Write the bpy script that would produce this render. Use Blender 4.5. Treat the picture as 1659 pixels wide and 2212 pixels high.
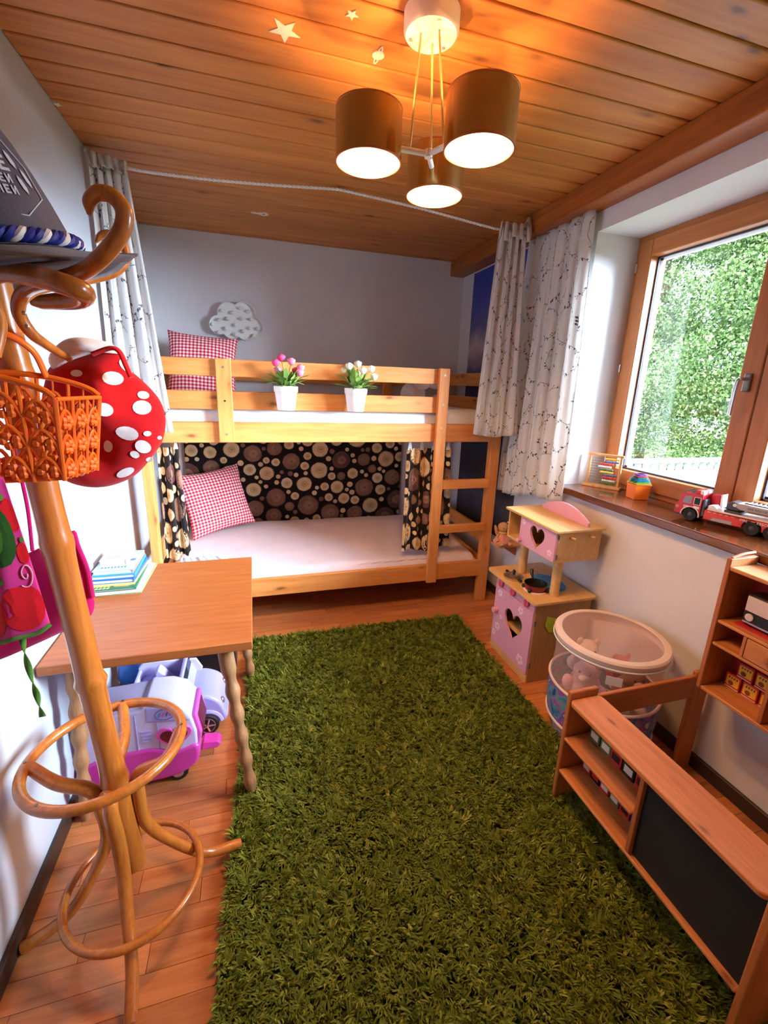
import bpy, math, random
import numpy as np
from mathutils import Vector, Matrix

random.seed(7)
rng = np.random.default_rng(11)
for o in list(bpy.data.objects):
    bpy.data.objects.remove(o)
scn = bpy.context.scene
COL = scn.collection

# ------------------------------------------------------------------ camera
CR = ((0.9591473166, -0.280934256, 0.0333521945),      # right
      (-0.0411397591, -0.255142397, -0.9660278865),    # down
      (0.2798998844, 0.9251909538, -0.256276713))      # forward
CF, CPX, CPY = 949.89, 829.5, 1085.0
CC = Vector((0, 0, 1.46))
cam_data = bpy.data.cameras.new('camera')
cam = bpy.data.objects.new('camera', cam_data)
COL.objects.link(cam)
_r, _d, _f = (Vector(v) for v in CR)
cam.matrix_world = Matrix(((_r.x, -_d.x, -_f.x, CC.x), (_r.y, -_d.y, -_f.y, CC.y),
                           (_r.z, -_d.z, -_f.z, CC.z), (0, 0, 0, 1)))
cam_data.sensor_fit = 'VERTICAL'
cam_data.sensor_height = 36.0
cam_data.lens = CF / 2212 * 36
cam_data.shift_y = -21 / 2212
cam_data.clip_start = 0.02
cam_data.clip_end = 200
scn.camera = cam


def at(u, v, x=None, y=None, z=None):
    """Place measured in the photograph: the point seen at pixel (u, v) on a plane x=, y= or z=."""
    a, b = (u - CPX) / CF, (v - CPY) / CF
    d = _r * a + _d * b + _f
    i, val = (0, x) if x is not None else (1, y) if y is not None else (2, z)
    return CC + d * ((val - CC[i]) / d[i])


# ------------------------------------------------------------------ sky, sun, daylight
world = bpy.data.worlds.new('sky')
scn.world = world
world.use_nodes = True
wn = world.node_tree.nodes
wn['Background'].inputs[0].default_value = (0.60, 0.77, 1.0, 1)
wn['Background'].inputs[1].default_value = 1.5

sun = bpy.data.lights.new('sun_offscreen', 'SUN')
sun.energy = 2.1
sun.angle = 0.02
sun.color = (1.0, 0.95, 0.84)
so = bpy.data.objects.new('sun_offscreen', sun)
COL.objects.link(so)
so.rotation_euler = Vector((0.62, 0.42, -0.66)).to_track_quat('-Z', 'Y').to_euler()

sky_light = bpy.data.lights.new('window_right_sky_offscreen', 'AREA')
sky_light.shape = 'RECTANGLE'
sky_light.size, sky_light.size_y = 7.5, 6.5
sky_light.spread = math.radians(110)
sky_light.energy = 1950
sky_light.color = (0.66, 0.81, 1.0)
sl = bpy.data.objects.new('window_right_sky_offscreen', sky_light)
COL.objects.link(sl)
sl.location = (10.5, -3.2, 4.4)          # open sky beyond the window, away from the trees
sl.rotation_euler = (Vector((1.9, 1.25, 1.6)) - Vector(sl.location)).to_track_quat('-Z', 'Y').to_euler()

vs = scn.view_settings
vs.view_transform = 'Standard'
vs.look = 'None'
vs.gamma = 1
vs.use_curve_mapping = False
vs.exposure = 2.2


# ------------------------------------------------------------------ colours and materials
def lin(c):
    c = c / 255
    return c / 12.92 if c <= 0.04045 else ((c + 0.055) / 1.055) ** 2.4


def rgb(r, g, b):
    return (lin(r), lin(g), lin(b), 1)


MATS = {}


class NT:
    """small node-tree writer"""

    def __init__(s, name):
        s.m = bpy.data.materials.new(name)
        s.m.use_nodes = True
        s.t = s.m.node_tree
        s.b = s.t.nodes['Principled BSDF']
        s.out = s.t.nodes['Material Output']

    def n(s, typ, **kw):
        nd = s.t.nodes.new('ShaderNode' + typ)
        for k, v in kw.items():
            setattr(nd, k, v)
        return nd

    def l(s, a, b):
        s.t.links.new(a, b)

    def val(s, sock, v):
        if hasattr(v, 'links'):
            s.l(v, sock)
        else:
            sock.default_value = v

    def math(s, op, a, b=0.0, c=0.0):
        nd = s.n('Math', operation=op)
        for i, v in enumerate((a, b, c)):
            s.val(nd.inputs[i], v)
        return nd.outputs[0]

    def mix(s, f, a, b, mode='MIX'):
        nd = s.n('MixRGB', blend_type=mode)
        for i, v in enumerate((f, a, b)):
            s.val(nd.inputs[i], v)
        return nd.outputs[0]

    def ramp(s, f, stops, interp='LINEAR'):
        nd = s.n('ValToRGB')
        nd.color_ramp.interpolation = interp
        e = nd.color_ramp.elements
        while len(e) < len(stops):
            e.new(0.5)
        for i, (p, c) in enumerate(stops):
            e[i].position = p
            e[i].color = c
        s.l(f, nd.inputs[0])
        return nd.outputs[0]

    def bump(s, h, strength=0.2, dist=0.01):
        nd = s.n('Bump')
        nd.inputs['Strength'].default_value = strength
        nd.inputs['Distance'].default_value = dist
        s.l(h, nd.inputs['Height'])
        s.l(nd.outputs[0], s.b.inputs['Normal'])

    def coords(s, kind='Object', rand=True, scale=(1, 1, 1)):
        tc = s.n('TexCoord')
        c = tc.outputs[kind]
        if rand:
            oi = s.n('ObjectInfo')
            mu = s.math('MULTIPLY', oi.outputs['Random'], 37.0)
            va = s.n('VectorMath', operation='ADD')
            s.l(c, va.inputs[0])
            cb = s.n('CombineXYZ')
            for i in range(3):
                s.l(mu, cb.inputs[i])
            s.l(cb.outputs[0], va.inputs[1])
            c = va.outputs[0]
        mp = s.n('Mapping')
        mp.inputs['Scale'].default_value = scale
        s.l(c, mp.inputs[0])
        return mp.outputs[0]

    def noise(s, c, scale=5, detail=4, rough=0.5, distort=0.0):
        nd = s.n('TexNoise')
        nd.inputs['Scale'].default_value = scale
        nd.inputs['Detail'].default_value = detail
        nd.inputs['Roughness'].default_value = rough
        nd.inputs['Distortion'].default_value = distort
        s.l(c, nd.inputs['Vector'])
        return nd.outputs[0]

    def color(s, c):
        s.val(s.b.inputs['Base Color'], c)


def plain(name, col, rough=0.5, metal=0.0, emit=0.0, spec=0.5, vary=0.06, trans=0.0, sss=0.0, coat=0.0):
    t = NT(name)
    if vary:
        c = t.coords(scale=(1, 1, 1))
        n = t.noise(c, 14, 3)
        d = tuple(x * (1 - vary * 2) for x in col[:3]) + (1,)
        t.color(t.ramp(n, [(0.3, d), (0.7, col)]))
    else:
        t.color(col)
    t.b.inputs['Roughness'].default_value = rough
    t.b.inputs['Metallic'].default_value = metal
    t.b.inputs['Specular IOR Level'].default_value = spec
    t.b.inputs['Coat Weight'].default_value = coat
    if emit:
        t.b.inputs['Emission Color'].default_value = col
        t.b.inputs['Emission Strength'].default_value = emit
    if trans:
        t.b.inputs['Transmission Weight'].default_value = trans
    MATS[name] = t.m
    return t.m


def fabric(name, col, scale=900, rough=0.9, vary=0.05, bump=0.15, transl=0.0):
    t = NT(name)
    c = t.coords(rand=False)
    n = t.noise(c, 9, 3)
    d = tuple(x * (1 - vary * 2) for x in col[:3]) + (1,)
    t.color(t.ramp(n, [(0.3, d), (0.7, col)]))
    t.b.inputs['Roughness'].default_value = rough
    t.b.inputs['Specular IOR Level'].default_value = 0.2
    t.b.inputs['Sheen Weight'].default_value = 0.15
    t.bump(t.noise(c, scale, 2), bump, 0.002)
    if transl:
        tr = t.n('BsdfTranslucent')
        tr.inputs[0].default_value = col
        mx = t.n('MixShader')
        mx.inputs[0].default_value = transl
        t.l(t.b.outputs[0], mx.inputs[1])
        t.l(tr.outputs[0], mx.inputs[2])
        t.l(mx.outputs[0], t.out.inputs[0])
    MATS[name] = t.m
    return t.m


def wood(name, light, dark, axis='X', grain=1.0, knots=True, rough=0.45, vary=0.18, knotcol=None, coat=0.0, knotscale=1.0):
    t = NT(name)
    lo, hi = 1.2, 16.0
    sc = {'X': (lo, hi, hi), 'Y': (hi, lo, hi), 'Z': (hi, hi, lo)}[axis]
    c = t.coords(scale=tuple(v * grain for v in sc))
    n = t.noise(c, 2.2, 6, 0.62, 0.7)
    n2 = t.noise(c, 9.0, 3, 0.6, 0.2)
    f = t.math('ADD', t.math('MULTIPLY', n, 0.75), t.math('MULTIPLY', n2, 0.25))
    base = t.ramp(f, [(0.33, dark), (0.62, light)])
    oi = t.n('ObjectInfo')
    hs = t.n('HueSaturation')
    t.l(base, hs.inputs['Color'])
    r = t.n('MapRange')
    t.l(oi.outputs['Random'], r.inputs[0])
    r.inputs[3].default_value = 1 - vary
    r.inputs[4].default_value = 1 + vary * 0.6
    t.l(r.outputs[0], hs.inputs['Value'])
    col = hs.outputs[0]
    if knots:
        kl, kh = 3.4 * knotscale, 9.0 * knotscale
        ks = {'X': (kl, kh, kh), 'Y': (kh, kl, kh), 'Z': (kh, kh, kl)}[axis]
        kc = t.coords(scale=ks)
        vo = t.n('TexVoronoi')
        vo.inputs['Scale'].default_value = 1.0
        t.l(kc, vo.inputs['Vector'])
        kd = t.math('ADD', vo.outputs['Distance'], t.math('MULTIPLY', t.noise(kc, 6, 3), 0.10))
        k = t.ramp(kd, [(0.10, (1, 1, 1, 1)), (0.17, (0.25, 0.25, 0.25, 1)), (0.27, (0, 0, 0, 1))])
        kcol = knotcol or tuple(x * 0.28 for x in dark[:3]) + (1,)
        col = t.mix(t.math('MULTIPLY', k, 0.85), col, kcol)
    t.color(col)
    t.b.inputs['Roughness'].default_value = rough
    t.b.inputs['Coat Weight'].default_value = coat
    t.bump(f, 0.12, 0.004)
    MATS[name] = t.m
    return t.m


def gingham(name, red, white, period):
    t = NT(name)
    tc = t.n('TexCoord')
    sp = t.n('SeparateXYZ')
    t.l(tc.outputs['UV'], sp.inputs[0])
    a = t.math('GREATER_THAN', t.math('FRACT', t.math('DIVIDE', sp.outputs[0], period)), 0.5)
    b = t.math('GREATER_THAN', t.math('FRACT', t.math('DIVIDE', sp.outputs[1], period)), 0.5)
    f = t.math('MULTIPLY', t.math('ADD', a, b), 0.5)
    mid = tuple((red[i] * 0.72 + white[i] * 0.28) for i in range(3)) + (1,)
    t.color(t.ramp(f, [(0.0, red), (0.3, mid), (0.8, white)], 'CONSTANT'))
    t.b.inputs['Roughness'].default_value = 0.9
    t.b.inputs['Specular IOR Level'].default_value = 0.15
    MATS[name] = t.m
    return t.m


def stops_material(name, stops, kind='UV', channel=0, rough=0.8, transl=0.0, jitter=0.0):
    """colour picked by a UV channel (used for one-per-blade tints)"""
    t = NT(name)
    tc = t.n('TexCoord')
    sp = t.n('SeparateXYZ')
    t.l(tc.outputs[kind], sp.inputs[0])
    f = sp.outputs[channel]
    if jitter:
        c = t.coords('Object', False)
        f = t.math('ADD', f, t.math('MULTIPLY', t.math('SUBTRACT', t.noise(c, 3.5, 4), 0.5), jitter))
    col = t.ramp(f, stops)
    t.color(col)
    t.b.inputs['Roughness'].default_value = rough
    t.b.inputs['Specular IOR Level'].default_value = 0.25
    if transl:
        tr = t.n('BsdfTranslucent')
        t.l(col, tr.inputs[0])
        mx = t.n('MixShader')
        mx.inputs[0].default_value = transl
        t.l(t.b.outputs[0], mx.inputs[1])
        t.l(tr.outputs[0], mx.inputs[2])
        t.l(mx.outputs[0], t.out.inputs[0])
    MATS[name] = t.m
    return t.m


# plaster
_t = NT('plaster')
_c = _t.coords('Object', False)
_t.color(_t.ramp(_t.noise(_c, 3, 3), [(0.3, rgb(218, 215, 215)), (0.7, rgb(226, 223, 223))]))
_t.b.inputs['Roughness'].default_value = 0.85
_t.bump(_t.noise(_c, 160, 4), 0.10, 0.004)
MATS['plaster'] = _t.m
# satin lower-gloss paint of the left wall
_t = NT('satin_paint')
_c = _t.coords('Object', False)
_t.color(_t.ramp(_t.noise(_c, 2, 3), [(0.3, rgb(196, 202, 210)), (0.7, rgb(204, 209, 216))]))
_t.b.inputs['Roughness'].default_value = 0.28
_t.b.inputs['Specular IOR Level'].default_value = 0.5
_t.bump(_t.noise(_c, 7, 2), 0.05, 0.02)
MATS['satin_paint'] = _t.m

wood('ceiling_pine', rgb(214, 140, 66), rgb(184, 106, 40), 'X', 0.4, True, 0.5, 0.10, rgb(96, 52, 24), 0.0, 0.9)
wood('beam_pine', rgb(176, 100, 40), rgb(142, 74, 24), 'Y', 0.8, False, 0.45, 0.0)
wood('floor_strip', rgb(205, 130, 78), rgb(172, 98, 52), 'X', 1.0, False, 0.35, 0.20, None, 0.15)
wood('bed_pine_x', rgb(224, 152, 82), rgb(200, 122, 54), 'X', 0.7, True, 0.5, 0.06, rgb(120, 62, 24), 0.0, 1.1)
wood('bed_pine_y', rgb(224, 152, 82), rgb(200, 122, 54), 'Y', 0.7, True, 0.5, 0.06, rgb(120, 62, 24), 0.0, 1.1)
wood('bed_pine_z', rgb(224, 152, 82), rgb(200, 122, 54), 'Z', 0.7, True, 0.5, 0.06, rgb(120, 62, 24), 0.0, 1.1)
wood('table_wood', rgb(168, 98, 48), rgb(138, 74, 32), 'X', 1.4, False, 0.4, 0.0)
wood('leg_wood', rgb(168, 122, 80), rgb(132, 90, 54), 'Z', 1.2, False, 0.5, 0.05)
wood('window_wood', rgb(190, 118, 62), rgb(164, 94, 42), 'Z', 0.9, False, 0.4, 0.04)
wood('window_wood_y', rgb(190, 118, 62), rgb(164, 94, 42), 'Y', 0.9, False, 0.4, 0.04)
wood('sill_wood', rgb(116, 66, 36), rgb(88, 46, 22), 'Y', 1.0, False, 0.16, 0.0, None, 0.5)
wood('rattan', rgb(196, 116, 46), rgb(160, 86, 28), 'Z', 1.6, False, 0.28, 0.04, None, 0.4)
wood('shop_wood_y', rgb(208, 134, 78), rgb(180, 104, 50), 'Y', 1.0, True, 0.5, 0.06, rgb(118, 62, 26), 0.0, 1.6)
wood('shop_wood_x', rgb(192, 116, 60), rgb(160, 88, 38), 'X', 1.0, True, 0.5, 0.06, rgb(110, 56, 22), 0.0, 1.6)
wood('shop_wood_z', rgb(192, 116, 60), rgb(160, 88, 38), 'Z', 1.0, True, 0.5, 0.06, rgb(110, 56, 22), 0.0, 1.6)
wood('light_ply', rgb(226, 184, 122), rgb(206, 158, 94), 'Y', 1.3, False, 0.45, 0.03)
wood('mdf', rgb(186, 142, 92), rgb(172, 126, 76), 'Z', 0.5, False, 0.55, 0.02)
wood('toy_wood', rgb(220, 160, 96), rgb(190, 126, 66), 'Z', 1.6, False, 0.45, 0.05)
plain('dark_base', rgb(58, 40, 30), 0.45)
plain('white_paint', rgb(240, 240, 240), 0.35, vary=0.02)
plain('white_plastic', rgb(236, 238, 240), 0.35, vary=0.02)
plain('screw', rgb(190, 180, 165), 0.35, 0.8, vary=0)
plain('steel', rgb(200, 200, 205), 0.25, 1.0, vary=0)
plain('dark_steel', rgb(120, 118, 116), 0.35, 0.9, vary=0)
plain('black', rgb(14, 13, 13), 0.5, vary=0)
plain('black_rubber', rgb(22, 22, 24), 0.65, vary=0.05)


# ------------------------------------------------------------------ mesh builder
ORG = {}


class MB:
    def __init__(s, M=None):
        s.v, s.f, s.mi, s.uv = [], [], [], []
        s.M = M

    def add(s, verts, faces, m=0, uvs=None):
        b = len(s.v)
        if s.M is not None:
            verts = [s.M @ Vector(p) for p in verts]
        s.v += [tuple(p) for p in verts]
        for f in faces:
            s.f.append([i + b for i in f])
            s.mi.append(m)
        if uvs is None:
            uvs = [(p[0], p[1]) for p in verts]
        s.uv += [tuple(u) for u in uvs]
        return s

    def box(s, x0, x1, y0, y1, z0, z1, m=0):
        return s.add([(x0, y0, z0), (x1, y0, z0), (x1, y1, z0), (x0, y1, z0),
                      (x0, y0, z1), (x1, y0, z1), (x1, y1, z1), (x0, y1, z1)],
                     [(0, 3, 2, 1), (4, 5, 6, 7), (0, 1, 5, 4), (1, 2, 6, 5), (2, 3, 7, 6), (3, 0, 4, 7)], m)

    def tube(s, pts, r, n=10, closed=False, caps=True, m=0, squash=1.0):
        pts = [Vector(p) for p in pts]
        N = len(pts)
        rs = r if hasattr(r, '__len__') else [r] * N
        vs, fs = [], []
        up = None
        for i, p in enumerate(pts):
            a = pts[(i - 1) % N] if closed or i > 0 else p
            b = pts[(i + 1) % N] if closed or i < N - 1 else p
            d = (b - a).normalized()
            if up is None:
                up = Vector((0, 0, 1)) if abs(d.z) < 0.9 else Vector((1, 0, 0))
            e1 = d.cross(up)
            if e1.length < 1e-6:
                e1 = d.orthogonal()
            e1.normalize()
            e2 = e1.cross(d).normalized()
            up = e2
            for k in range(n):
                t = 2 * math.pi * k / n
                vs.append(p + e1 * math.cos(t) * rs[i] + e2 * math.sin(t) * rs[i] * squash)
        for i in range(N if closed else N - 1):
            j = (i + 1) % N
            for k in range(n):
                k2 = (k + 1) % n
                fs.append((i * n + k, i * n + k2, j * n + k2, j * n + k))
        if caps and not closed:
            fs.append(tuple(reversed(range(n))))
            fs.append(tuple((N - 1) * n + k for k in range(n)))
        return s.add(vs, fs, m)

    def cyl(s, p0, p1, r0, r1=None, n=16, m=0):
        return s.tube([p0, p1], [r0, r0 if r1 is None else r1], n, m=m)

    def lathe(s, prof, c=(0, 0, 0), n=24, m=0, M=None, caps=(False, False)):
        c = Vector(c)
        vs, fs = [], []
        for r, z in prof:
            for k in range(n):
                t = 2 * math.pi * k / n
                p = Vector((r * math.cos(t), r * math.sin(t), z))
                if M is not None:
                    p = M @ p
                vs.append(c + p)
        P = len(prof)
        for i in range(P - 1):
            for k in range(n):
                k2 = (k + 1) % n
                fs.append((i * n + k, i * n + k2, (i + 1) * n + k2, (i + 1) * n + k))
        if caps[0]:
            fs.append(tuple(reversed(range(n))))
        if caps[1]:
            fs.append(tuple((P - 1) * n + k for k in range(n)))
        return s.add(vs, fs, m)

    def prism(s, poly, o, ex, ey, ez, m=0, mside=None):
        """polygon (list of 2D) in the frame o, ex, ey extruded along ez"""
        o, ex, ey, ez = Vector(o), Vector(ex), Vector(ey), Vector(ez)
        n = len(poly)
        a = [o + ex * p[0] + ey * p[1] for p in poly]
        vs = a + [p + ez for p in a]
        s.add(vs, [tuple(range(n - 1, -1, -1)), tuple(range(n, 2 * n))], m)
        b = len(s.v) - 2 * n
        for i in range(n):
            j = (i + 1) % n
            s.f.append([b + i, b + j, b + n + j, b + n + i])
            s.mi.append(m if mside is None else mside)
        return s

    def ell(s, c, r, M=None, nu=16, nv=10, m=0):
        c = Vector(c)
        vs, fs = [], []
        for j in range(nv + 1):
            ph = math.pi * j / nv
            for i in range(nu):
                t = 2 * math.pi * i / nu
                p = Vector((r[0] * math.sin(ph) * math.cos(t), r[1] * math.sin(ph) * math.sin(t), r[2] * math.cos(ph)))
                if M is not None:
                    p = M @ p
                vs.append(c + p)
        for j in range(nv):
            for i in range(nu):
                i2 = (i + 1) % nu
                fs.append((j * nu + i, (j + 1) * nu + i, (j + 1) * nu + i2, j * nu + i2))
        return s.add(vs, fs, m)

    def grid(s, fn, nu, nv, us=1.0, vs_=1.0, m=0, wrap=False):
        V, UV, fs = [], [], []
        for j in range(nv + 1):
            for i in range(nu + 1):
                a, b = i / nu, j / nv
                V.append(fn(a, b))
                UV.append((a * us, b * vs_))
        for j in range(nv):
            for i in range(nu):
                k = j * (nu + 1) + i
                fs.append((k, k + 1, k + nu + 2, k + nu + 1))
        return s.add(V, fs, m, UV)

    def build(s, name, mats, parent=None, smooth=True, bevel=0.0, solid=0.0, sub=0, org=None, angle=38, seg=2, boffset=-1):
        if parent is not None:
            o0 = ORG[parent.name]
        else:
            o0 = Vector(org) if org is not None else Vector((0, 0, 0))
        me = bpy.data.meshes.new(name)
        me.from_pydata([(p[0] - o0.x, p[1] - o0.y, p[2] - o0.z) for p in s.v], [], s.f)
        if not isinstance(mats, (list, tuple)):
            mats = [mats]
        for mt in mats:
            me.materials.append(MATS[mt] if isinstance(mt, str) else mt)
        me.polygons.foreach_set('material_index', s.mi)
        uvl = me.uv_layers.new(name='UVMap')
        li = np.zeros(len(me.loops), dtype=np.int32)
        me.loops.foreach_get('vertex_index', li)
        uvl.data.foreach_set('uv', np.array(s.uv, dtype=np.float32)[li].ravel())
        me.polygons.foreach_set('use_smooth', [smooth] * len(me.polygons))
        me.update()
        if smooth:
            me.set_sharp_from_angle(angle=math.radians(angle))
        ob = bpy.data.objects.new(name, me)
        COL.objects.link(ob)
        if parent is not None:
            ob.parent = parent
        else:
            ob.location = o0
        ORG[ob.name] = o0
        if solid:
            md = ob.modifiers.new('thickness', 'SOLIDIFY')
            md.thickness = solid
            md.offset = boffset
        if bevel:
            md = ob.modifiers.new('bevel', 'BEVEL')
            md.width = bevel
            md.segments = seg
            md.limit_method = 'ANGLE'
            md.angle_limit = math.radians(40)
        if sub:
            md = ob.modifiers.new('sub', 'SUBSURF')
            md.levels = sub
            md.render_levels = sub
        return ob


def thing(name, label, cat, loc=(0, 0, 0), group=None):
    o = bpy.data.objects.new(name, None)
    o.empty_display_size = 0.05
    COL.objects.link(o)
    o.location = loc
    ORG[o.name] = Vector(loc)
    o['label'] = label
    o['category'] = cat
    if group:
        o['group'] = group
    return o


def tag(o, label, cat, group=None):
    o['label'] = label
    o['category'] = cat
    if group:
        o['group'] = group
    return o


def part_copy(src, parent, loc, name=None):
    c = src.copy()
    if name:
        c.name = name
    COL.objects.link(c)
    c.parent = parent
    c.location = loc
    return c


def box(name, mat, parent, x0, x1, y0, y1, z0, z1, bevel=0.003, **k):
    return MB().box(x0, x1, y0, y1, z0, z1).build(name, mat, parent, bevel=bevel, **k)


def spline(pts, n=8, closed=False):
    """Catmull-Rom through points"""
    P = [Vector(p) for p in pts]
    N = len(P)
    out = []
    rngk = range(N) if closed else range(N - 1)
    for i in rngk:
        p0 = P[(i - 1) % N] if closed or i > 0 else P[i] * 2 - P[i + 1]
        p1, p2 = P[i], P[(i + 1) % N]
        p3 = P[(i + 2) % N] if closed or i < N - 2 else P[i + 1] * 2 - P[i]
        for k in range(n):
            t = k / n
            out.append(0.5 * ((2 * p1) + (p2 - p0) * t + (2 * p0 - 5 * p1 + 4 * p2 - p3) * t * t
                              + (3 * p1 - p0 - 3 * p2 + p3) * t ** 3))
    if not closed:
        out.append(P[-1])
    return out


def text_mesh(txt, size, extrude=0.0006):
    cu = bpy.data.curves.new('lettering', 'FONT')
    cu.body = txt
    cu.size = size
    cu.extrude = extrude
    cu.align_x = 'CENTER'
    cu.align_y = 'CENTER'
    cu.resolution_u = 2
    ob = bpy.data.objects.new('lettering', cu)
    COL.objects.link(ob)
    dg = bpy.context.evaluated_depsgraph_get()
    me = bpy.data.meshes.new_from_object(ob.evaluated_get(dg))
    bpy.data.objects.remove(ob)
    return me


def lettering(txt, size, o, ex, ey, mat, parent, extrude=0.0006, name='lettering'):
    """lettering standing on a surface: ex = reading direction, ey = up"""
    me = text_mesh(txt, size, extrude)
    ex, ey = Vector(ex).normalized(), Vector(ey).normalized()
    ez = ex.cross(ey).normalized()
    ey = ez.cross(ex)
    o0 = ORG[parent.name]
    o = Vector(o) - o0
    M = Matrix(((ex.x, ey.x, ez.x, o.x), (ex.y, ey.y, ez.y, o.y), (ex.z, ey.z, ez.z, o.z), (0, 0, 0, 1)))
    me.transform(M)
    me.name = name
    me.materials.clear()
    me.materials.append(MATS[mat])
    ob = bpy.data.objects.new(name, me)
    COL.objects.link(ob)
    ob.parent = parent
    ORG[ob.name] = o0
    return ob


def struct(o):
    o['kind'] = 'structure'
    return o
# ================================================================== the room
XL, XR, YB, HC, YF = -0.65, 1.67, 3.53, 2.415, -0.6

# ---- floor: strip parquet
fl = struct(MB().box(XL - 0.1, XR + 0.3, YF, YB + 0.1, -0.12, -0.012).build('floor', 'dark_base', smooth=False))
SW, SL = 0.068, 0.46
strip = MB().box(0, SL - 0.0015, 0, SW - 0.0012, -0.012, 0.0)
strip_src = None
rest = MB()
row = 0
y = YF
short_cache = {}
while y < YB - 0.01:
    off = (row * 0.173) % SL
    x = XL - off
    while x < XR:
        a, b = max(x, XL), min(x + SL, XR)
        if b - a > 0.02:
            under_rug = a > -0.06 and b < 1.17 and y < 2.28
            if y < 0.5 or under_rug:
                rest.box(a, b - 0.0015, y, y + SW - 0.0012, -0.012, 0)
            else:
                key = round(b - a, 3)
                if key not in short_cache:
                    short_cache[key] = MB().box(0, b - a - 0.0015, 0, SW - 0.0012, -0.012, 0).build('plank', 'floor_strip', fl, smooth=False)
                    p = short_cache[key]
                    p.location = (a, y, 0)
                else:
                    part_copy(short_cache[key], fl, (a, y, 0), 'plank')
        x += SL
    y += SW
    row += 1
r_ = rest.build('plank_field', 'floor_strip', fl, smooth=False)
r_['kind'] = 'stuff'

# ---- ceiling: tongue and groove boards
ce = struct(MB().box(XL - 0.1, XR + 0.5, YF, YB + 0.1, HC + 0.014, HC + 0.12).build('ceiling', 'dark_base', smooth=False))
BP = 0.11
y = 1.289 - BP * 18
board = None
while y < YB:
    y1 = min(y + BP - 0.007, YB)
    if board is None:
        board = MB().box(XL, XR, 0, BP - 0.007, HC, HC + 0.014).build('board', 'ceiling_pine', ce, bevel=0.005)
        board.location = (0, y, 0)
    elif y1 - y > BP - 0.01:
        part_copy(board, ce, (0, y, 0), 'board')
    else:
        MB().box(XL, XR, y, y1, HC, HC + 0.014).build('board', 'ceiling_pine', ce, bevel=0.005)
    y += BP

# ---- walls
struct(MB().box(XL - 0.12, XL, YF, YB + 0.12, -0.02, HC + 0.03).build('wall_left', 'satin_paint', smooth=False))
struct(MB().box(XL, XR + 0.5, YB, YB + 0.12, -0.02, HC + 0.03).build('wall_back', 'plaster', smooth=False))
WY0, WY1, WZ0, WZ1 = 0.40, 2.045, 0.917, 2.227
XO = 2.12
w = MB()
w.box(XR, XO, YF, YB, -0.02, WZ0).box(XR, XO, YF, YB, WZ1, HC + 0.03)
w.box(XR, XO, YF, WY0, WZ0, WZ1).box(XR, XO, WY1, YB, WZ0, WZ1)
struct(w.build('wall_right', 'plaster', smooth=False))
# wall behind the photographer
struct(MB().box(XL, XR + 0.4, YF - 0.1, YF, -0.02, HC + 0.03).build('wall_front', 'plaster', smooth=False))

# ---- beam under the ceiling along the window wall
struct(MB().box(1.55, XR - 0.001, YF + 0.02, YB - 0.001, 2.312, HC - 0.001).build('trim_1', 'beam_pine', bevel=0.004))
# ---- baseboards
struct(MB().box(XL, XL + 0.014, YF, YB - 0.002, 0.0, 0.06).build('baseboard_left', 'dark_base', bevel=0.003))
struct(MB().box(XR - 0.014, XR, YF, YB - 0.002, 0.0, 0.06).build('baseboard_right', 'dark_base', bevel=0.003))
struct(MB().box(XL + 0.015, XR - 0.015, YB - 0.014, YB, 0.0, 0.06).build('baseboard_back', 'dark_base', bevel=0.003))

# ---- window
WX = 1.93
wi = bpy.data.objects.new('window_1', None)
COL.objects.link(wi)
ORG[wi.name] = Vector((0, 0, 0))
struct(wi)
SZ = 0.955
box('sill', 'sill_wood', wi, 1.63, WX + 0.02, WY0 - 0.03, WY1 + 0.02, WZ0 + 0.001, SZ, 0.006, seg=3)
fw = 0.055
box('frame_post', 'window_wood', wi, WX, WX + 0.075, WY1 - fw, WY1, SZ, WZ1)
box('frame_post', 'window_wood', wi, WX, WX + 0.075, WY0, WY0 + fw, SZ, WZ1)
box('frame_head', 'window_wood_y', wi, WX, WX + 0.075, WY0 + fw, WY1 - fw, WZ1 - 0.05, WZ1)
box('frame_sill', 'window_wood_y', wi, WX, WX + 0.075, WY0 + fw, WY1 - fw, SZ, SZ + 0.055)


def glass_material():
    t = NT('window_glass')
    tr = t.n('BsdfTransparent')
    gl = t.n('BsdfGlossy')
    gl.inputs['Roughness'].default_value = 0.01
    fr = t.n('Fresnel')
    fr.inputs[0].default_value = 1.35
    mx = t.n('MixShader')
    t.l(t.math('MULTIPLY', fr.outputs[0], 0.6), mx.inputs[0])
    t.l(tr.outputs[0], mx.inputs[1])
    t.l(gl.outputs[0], mx.inputs[2])
    t.l(mx.outputs[0], t.out.inputs[0])
    MATS['window_glass'] = t.m


glass_material()
plain('gasket', rgb(60, 60, 72), 0.6, vary=0)


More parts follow.
